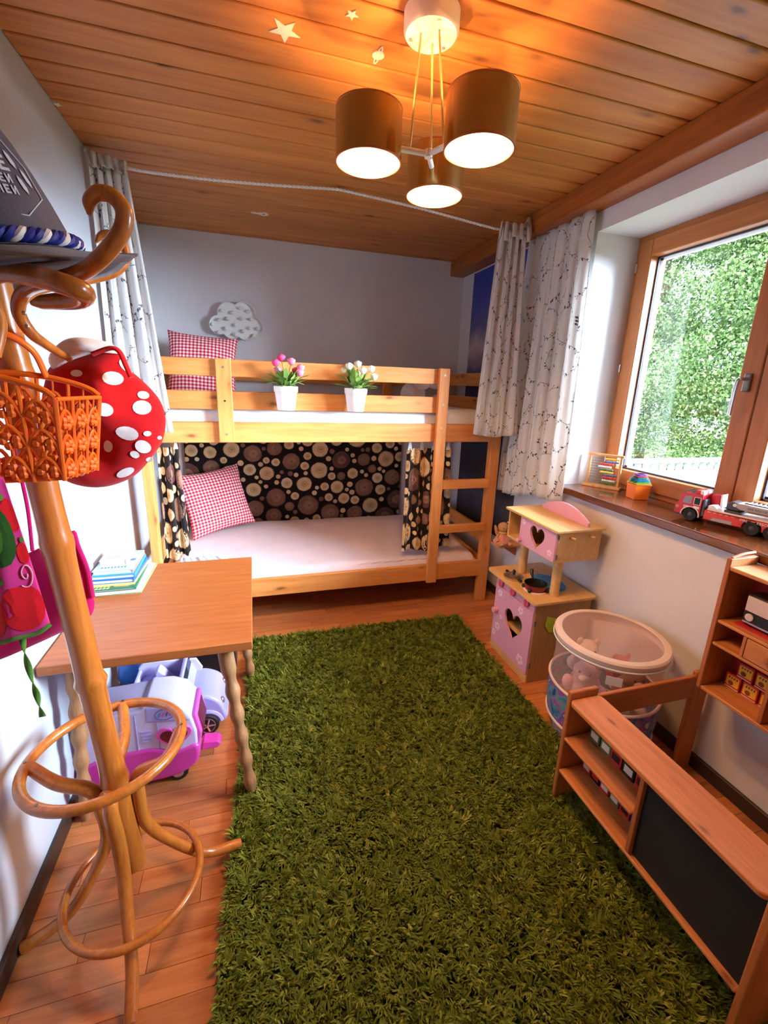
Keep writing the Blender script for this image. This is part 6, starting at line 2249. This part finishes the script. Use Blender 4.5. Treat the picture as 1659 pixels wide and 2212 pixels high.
tprof([(0.008, 0.056), (0.008, 0.066), (0.03, 0.066), (0.03, 0.056)], -0.0006, 0.001, 'truck_white', 'door_plate', None, 0)
tprof(arc(-0.052, 0.052, 0.007, 0, 6.0, 10), -0.0006, 0.001, 'ink_gold', 'badge', None, 0)
MB().tube([TM @ Vector((x, -0.001, z)) for x, z in arc(0, 0.027, 0.0335, -0.15, 3.29, 14)], 0.0024, 6).build('wheel_arch_trim', 'truck_white', tk)
lb = tprof([(0.004, 0.117), (0.004, 0.132), (0.02, 0.132), (0.02, 0.117)], 0.006, TW - 0.006, 'truck_red', 'beacon_bar')
tprof([(0.02, 0.117), (0.02, 0.133), (0.034, 0.133), (0.034, 0.117)], 0.006, TW * 0.4, 'truck_white', 'beacon', lb)
tprof([(0.02, 0.117), (0.02, 0.133), (0.034, 0.133), (0.034, 0.117)], TW * 0.55, TW - 0.006, 'truck_white', 'beacon', lb)
for k in range(4):
    MB().tube([TM @ Vector((-0.034 + k * 0.010, 0.01, 0.120)), TM @ Vector((-0.034 + k * 0.010, TW - 0.01, 0.120))], 0.0018, 6).build('roof_rail', 'truck_dark', tk)
tprof([(0.038, 0.03), (0.038, 0.10), (0.046, 0.10), (0.05, 0.03)], 0.003, TW - 0.003, 'truck_dark', 'cab_rear')
tprof([(0.046, 0.07), (0.046, 0.118), (0.075, 0.122), (0.082, 0.075)], 0.05, TW - 0.004, 'truck_red', 'water_tank')
tprof([(0.082, 0.07), (0.079, 0.122), (0.086, 0.126), (0.09, 0.07)], 0.046, TW, 'truck_white', 'tank_brace')
bodyp = [(0.05, 0.022), (0.05, 0.06), (0.30, 0.06), (0.30, 0.03)] + arc(0.272, 0.027, 0.031, 0.1, 3.04)[0:0] + [(0.262, 0.022)] + arc(0.213, 0.027, 0.0315, -0.16, 3.3) + [(0.15, 0.022)]
tprof(bodyp, 0.0, TW, 'truck_orange_red', 'chassis_body')
for k in range(5):
    tprof([(0.062 + k * 0.02, 0.054), (0.062 + k * 0.02, 0.0565), (0.073 + k * 0.02, 0.0565), (0.073 + k * 0.02, 0.054)], -0.0006, 0.001, 'ink_yellow', 'dash_mark', None, 0)
tprof([(0.075, 0.023), (0.085, 0.035), (0.148, 0.037), (0.15, 0.023)], -0.0006, 0.001, 'truck_grey', 'locker_print', None, 0)
lettering('FIRE', 0.014, TM @ Vector((0.185, -0.0012, 0.0645 - 0.013)), fx, (0, 0, 1), 'truck_white', tk, 0.0003)
lettering('RESCUE', 0.014, TM @ Vector((0.25, -0.0012, 0.0645 - 0.013)), fx, (0, 0, 1), 'truck_white', tk, 0.0003)
tprof(arc(0.214, 0.0515, 0.0055, 0, 6.0, 10), -0.0008, 0.001, 'ink_gold', 'badge', None, 0)
tprof([(0.055, 0.06), (0.055, 0.066), (0.30, 0.066), (0.30, 0.06)], 0.006, TW - 0.006, 'truck_white', 'deck')
tprof([(0.058, 0.066), (0.058, 0.080), (0.078, 0.084), (0.095, 0.066)], 0.004, 0.044, 'truck_white', 'deck_box')
tprof([(0.112, 0.066), (0.112, 0.076), (0.165, 0.076), (0.165, 0.066)], 0.01, TW - 0.01, 'truck_dark', 'turntable')
tprof([(0.112, 0.078), (0.118, 0.106), (0.13, 0.112), (0.15, 0.108), (0.158, 0.090), (0.158, 0.078)], 0.014, TW - 0.014, 'truck_dark', 'arm_pivot', None, 0.004)
tprof([(0.135, 0.098), (0.15, 0.110), (0.30, 0.106), (0.30, 0.086), (0.16, 0.086)], 0.012, TW - 0.012, 'truck_grey', 'ladder_arm', None, 0.003)
lettering('FIRE RESCUE', 0.011, TM @ Vector((0.215, 0.0115, 0.096)), fx, (0, 0, 1), 'truck_dark', tk, 0.0003)
MB().cyl(TM @ Vector((0.142, 0.010, 0.100)), TM @ Vector((0.142, 0.016, 0.100)), 0.006, n=14).build('pivot_bolt', 'truck_white', tk)
for yy in (0.02, TW - 0.02):
    MB().tube([TM @ Vector((0.17, yy, 0.114)), TM @ Vector((0.30, yy, 0.112))], 0.0025, 6).build('ladder_side', 'truck_dark', tk)
for k in range(9):
    MB().tube([TM @ Vector((0.178 + k * 0.014, 0.02, 0.1138)), TM @ Vector((0.178 + k * 0.014, TW - 0.02, 0.1138))], 0.0018, 6).build('ladder_rung', 'truck_grey', tk)
for wx in (0.0, 0.213, 0.275):
    for (y0, y1) in ((-0.003, 0.02), (TW - 0.02, TW + 0.003)):
        rot = Matrix((fx, fy, Vector((0, 0, 1)))).transposed() @ Matrix.Rotation(1.5708, 3, 'X')
        c = TM @ Vector((wx, (y0 + y1) / 2, R_))
        w_ = MB().lathe([(0.012, -0.0105), (0.024, -0.0115), (R_, -0.007), (R_, 0.007), (0.024, 0.0115), (0.012, 0.0105)], c, 28, M=rot).build('wheel', 'black_rubber', tk)
        MB().lathe([(0.0, -0.009), (0.006, -0.0095), (0.012, -0.006), (0.013, -0.010), (0.013, 0.010), (0.012, 0.006), (0.006, 0.0095), (0.0, 0.009)], c, 20, M=rot).build('hub', 'truck_dark', w_)

# ================================================================== shaggy rug
stops_material('rug_pile', [(0.0, rgb(72, 82, 18)), (0.4, rgb(102, 114, 30)), (0.75, rgb(132, 142, 48)), (1.0, rgb(166, 170, 76))], 'UV', 0, 0.75, 0.12)
fabric('rug_back', rgb(60, 78, 26), 300)
RC = [(-0.055, 2.365), (1.232, 2.345), (1.19, 0.30), (-0.165, 0.33)]
org_ = Vector((0.55, 1.35, 0))
rg = MB().prism([(p[0], p[1]) for p in reversed(RC)], (0, 0, 0.0005), (1, 0, 0), (0, 1, 0), (0, 0, 0.010)).build('shaggy_rug', 'rug_back', org=org_)
tag(rg, 'deep-pile green shaggy rug lying across the wooden floor', 'rug')
NT_, K_ = 34000, 5
N = NT_ * K_
a, b = np.repeat(rng.random(NT_), K_), np.repeat(rng.random(NT_), K_)
P = [np.array(p) for p in RC]
pos = (P[0][None] * ((1 - a) * (1 - b))[:, None] + P[1][None] * (a * (1 - b))[:, None] + P[2][None] * (a * b)[:, None] + P[3][None] * ((1 - a) * b)[:, None])
pos = pos + rng.normal(0, 0.0028, (N, 2))
X, Y = pos[:, 0], pos[:, 1]
f2 = np.sin(4.1 * X + 2 * np.sin(3 * Y)) + np.sin(5 * Y + 1.5 * np.sin(4 * X + 1))
f1 = np.sin(13 * X + 4 * np.sin(9 * Y)) + np.sin(11 * Y + 3 * np.sin(12 * X + 1))
ang = f1 * 0.9 + np.repeat(rng.normal(0, 1.3, NT_), K_) + rng.normal(0, 0.35, N) + 4.2
lean = np.clip(np.repeat(rng.normal(0.85, 0.28, NT_), K_) + rng.normal(0, 0.12, N), 0.1, 1.4)
L = np.repeat(rng.uniform(0.024, 0.037, NT_), K_) * rng.uniform(0.85, 1.1, N) * (1 - 0.07 * np.clip(f2 / 2, -1, 1))
keep_in = np.minimum(np.minimum(a, 1 - a) * 1.33, np.minimum(b, 1 - b) * 2.0)
dx, dy = np.cos(ang), np.sin(ang)
wdt = rng.uniform(0.0013, 0.0023, N)
px, py = -dy, dx
rows = []
for q, wq in ((0, 1.0), (0.4, 1.15), (0.78, 1.0), (1.0, 0.3)):
    bend = np.sin(lean) * L * (q ** 1.6)
    hz = 0.010 + L * q * np.cos(lean * q * 0.9)
    cx, cy = X + dx * bend, Y + dy * bend
    rows.append((cx - px * wdt * wq, cy - py * wdt * wq, hz))
    rows.append((cx + px * wdt * wq, cy + py * wdt * wq, hz))
V = np.stack([np.stack(r, 1) for r in rows], 1).reshape(-1, 3) - np.array(org_)
me = bpy.data.meshes.new('pile')
me.vertices.add(N * 8)
me.vertices.foreach_set('co', V.astype(np.float32).ravel())
quad = np.array([0, 1, 3, 2, 2, 3, 5, 4, 4, 5, 7, 6])
li_ = (np.arange(N)[:, None] * 8 + quad).ravel().astype(np.int32)
me.loops.add(len(li_))
me.loops.foreach_set('vertex_index', li_)
me.polygons.add(N * 3)
me.polygons.foreach_set('loop_start', np.arange(0, N * 12, 4, dtype=np.int32))
me.update(calc_edges=True)
uv = me.uv_layers.new(name='UVMap')
tint = np.repeat(np.clip(np.repeat(rng.normal(0.5, 0.2, NT_), K_) + rng.normal(0, 0.08, N), 0, 1), 12)
uv.data.foreach_set('uv', np.stack([tint, tint], 1).astype(np.float32).ravel())
me.materials.append(MATS['rug_pile'])
ob = bpy.data.objects.new('pile', me)
COL.objects.link(ob)
ob.parent = rg
ob['kind'] = 'stuff'
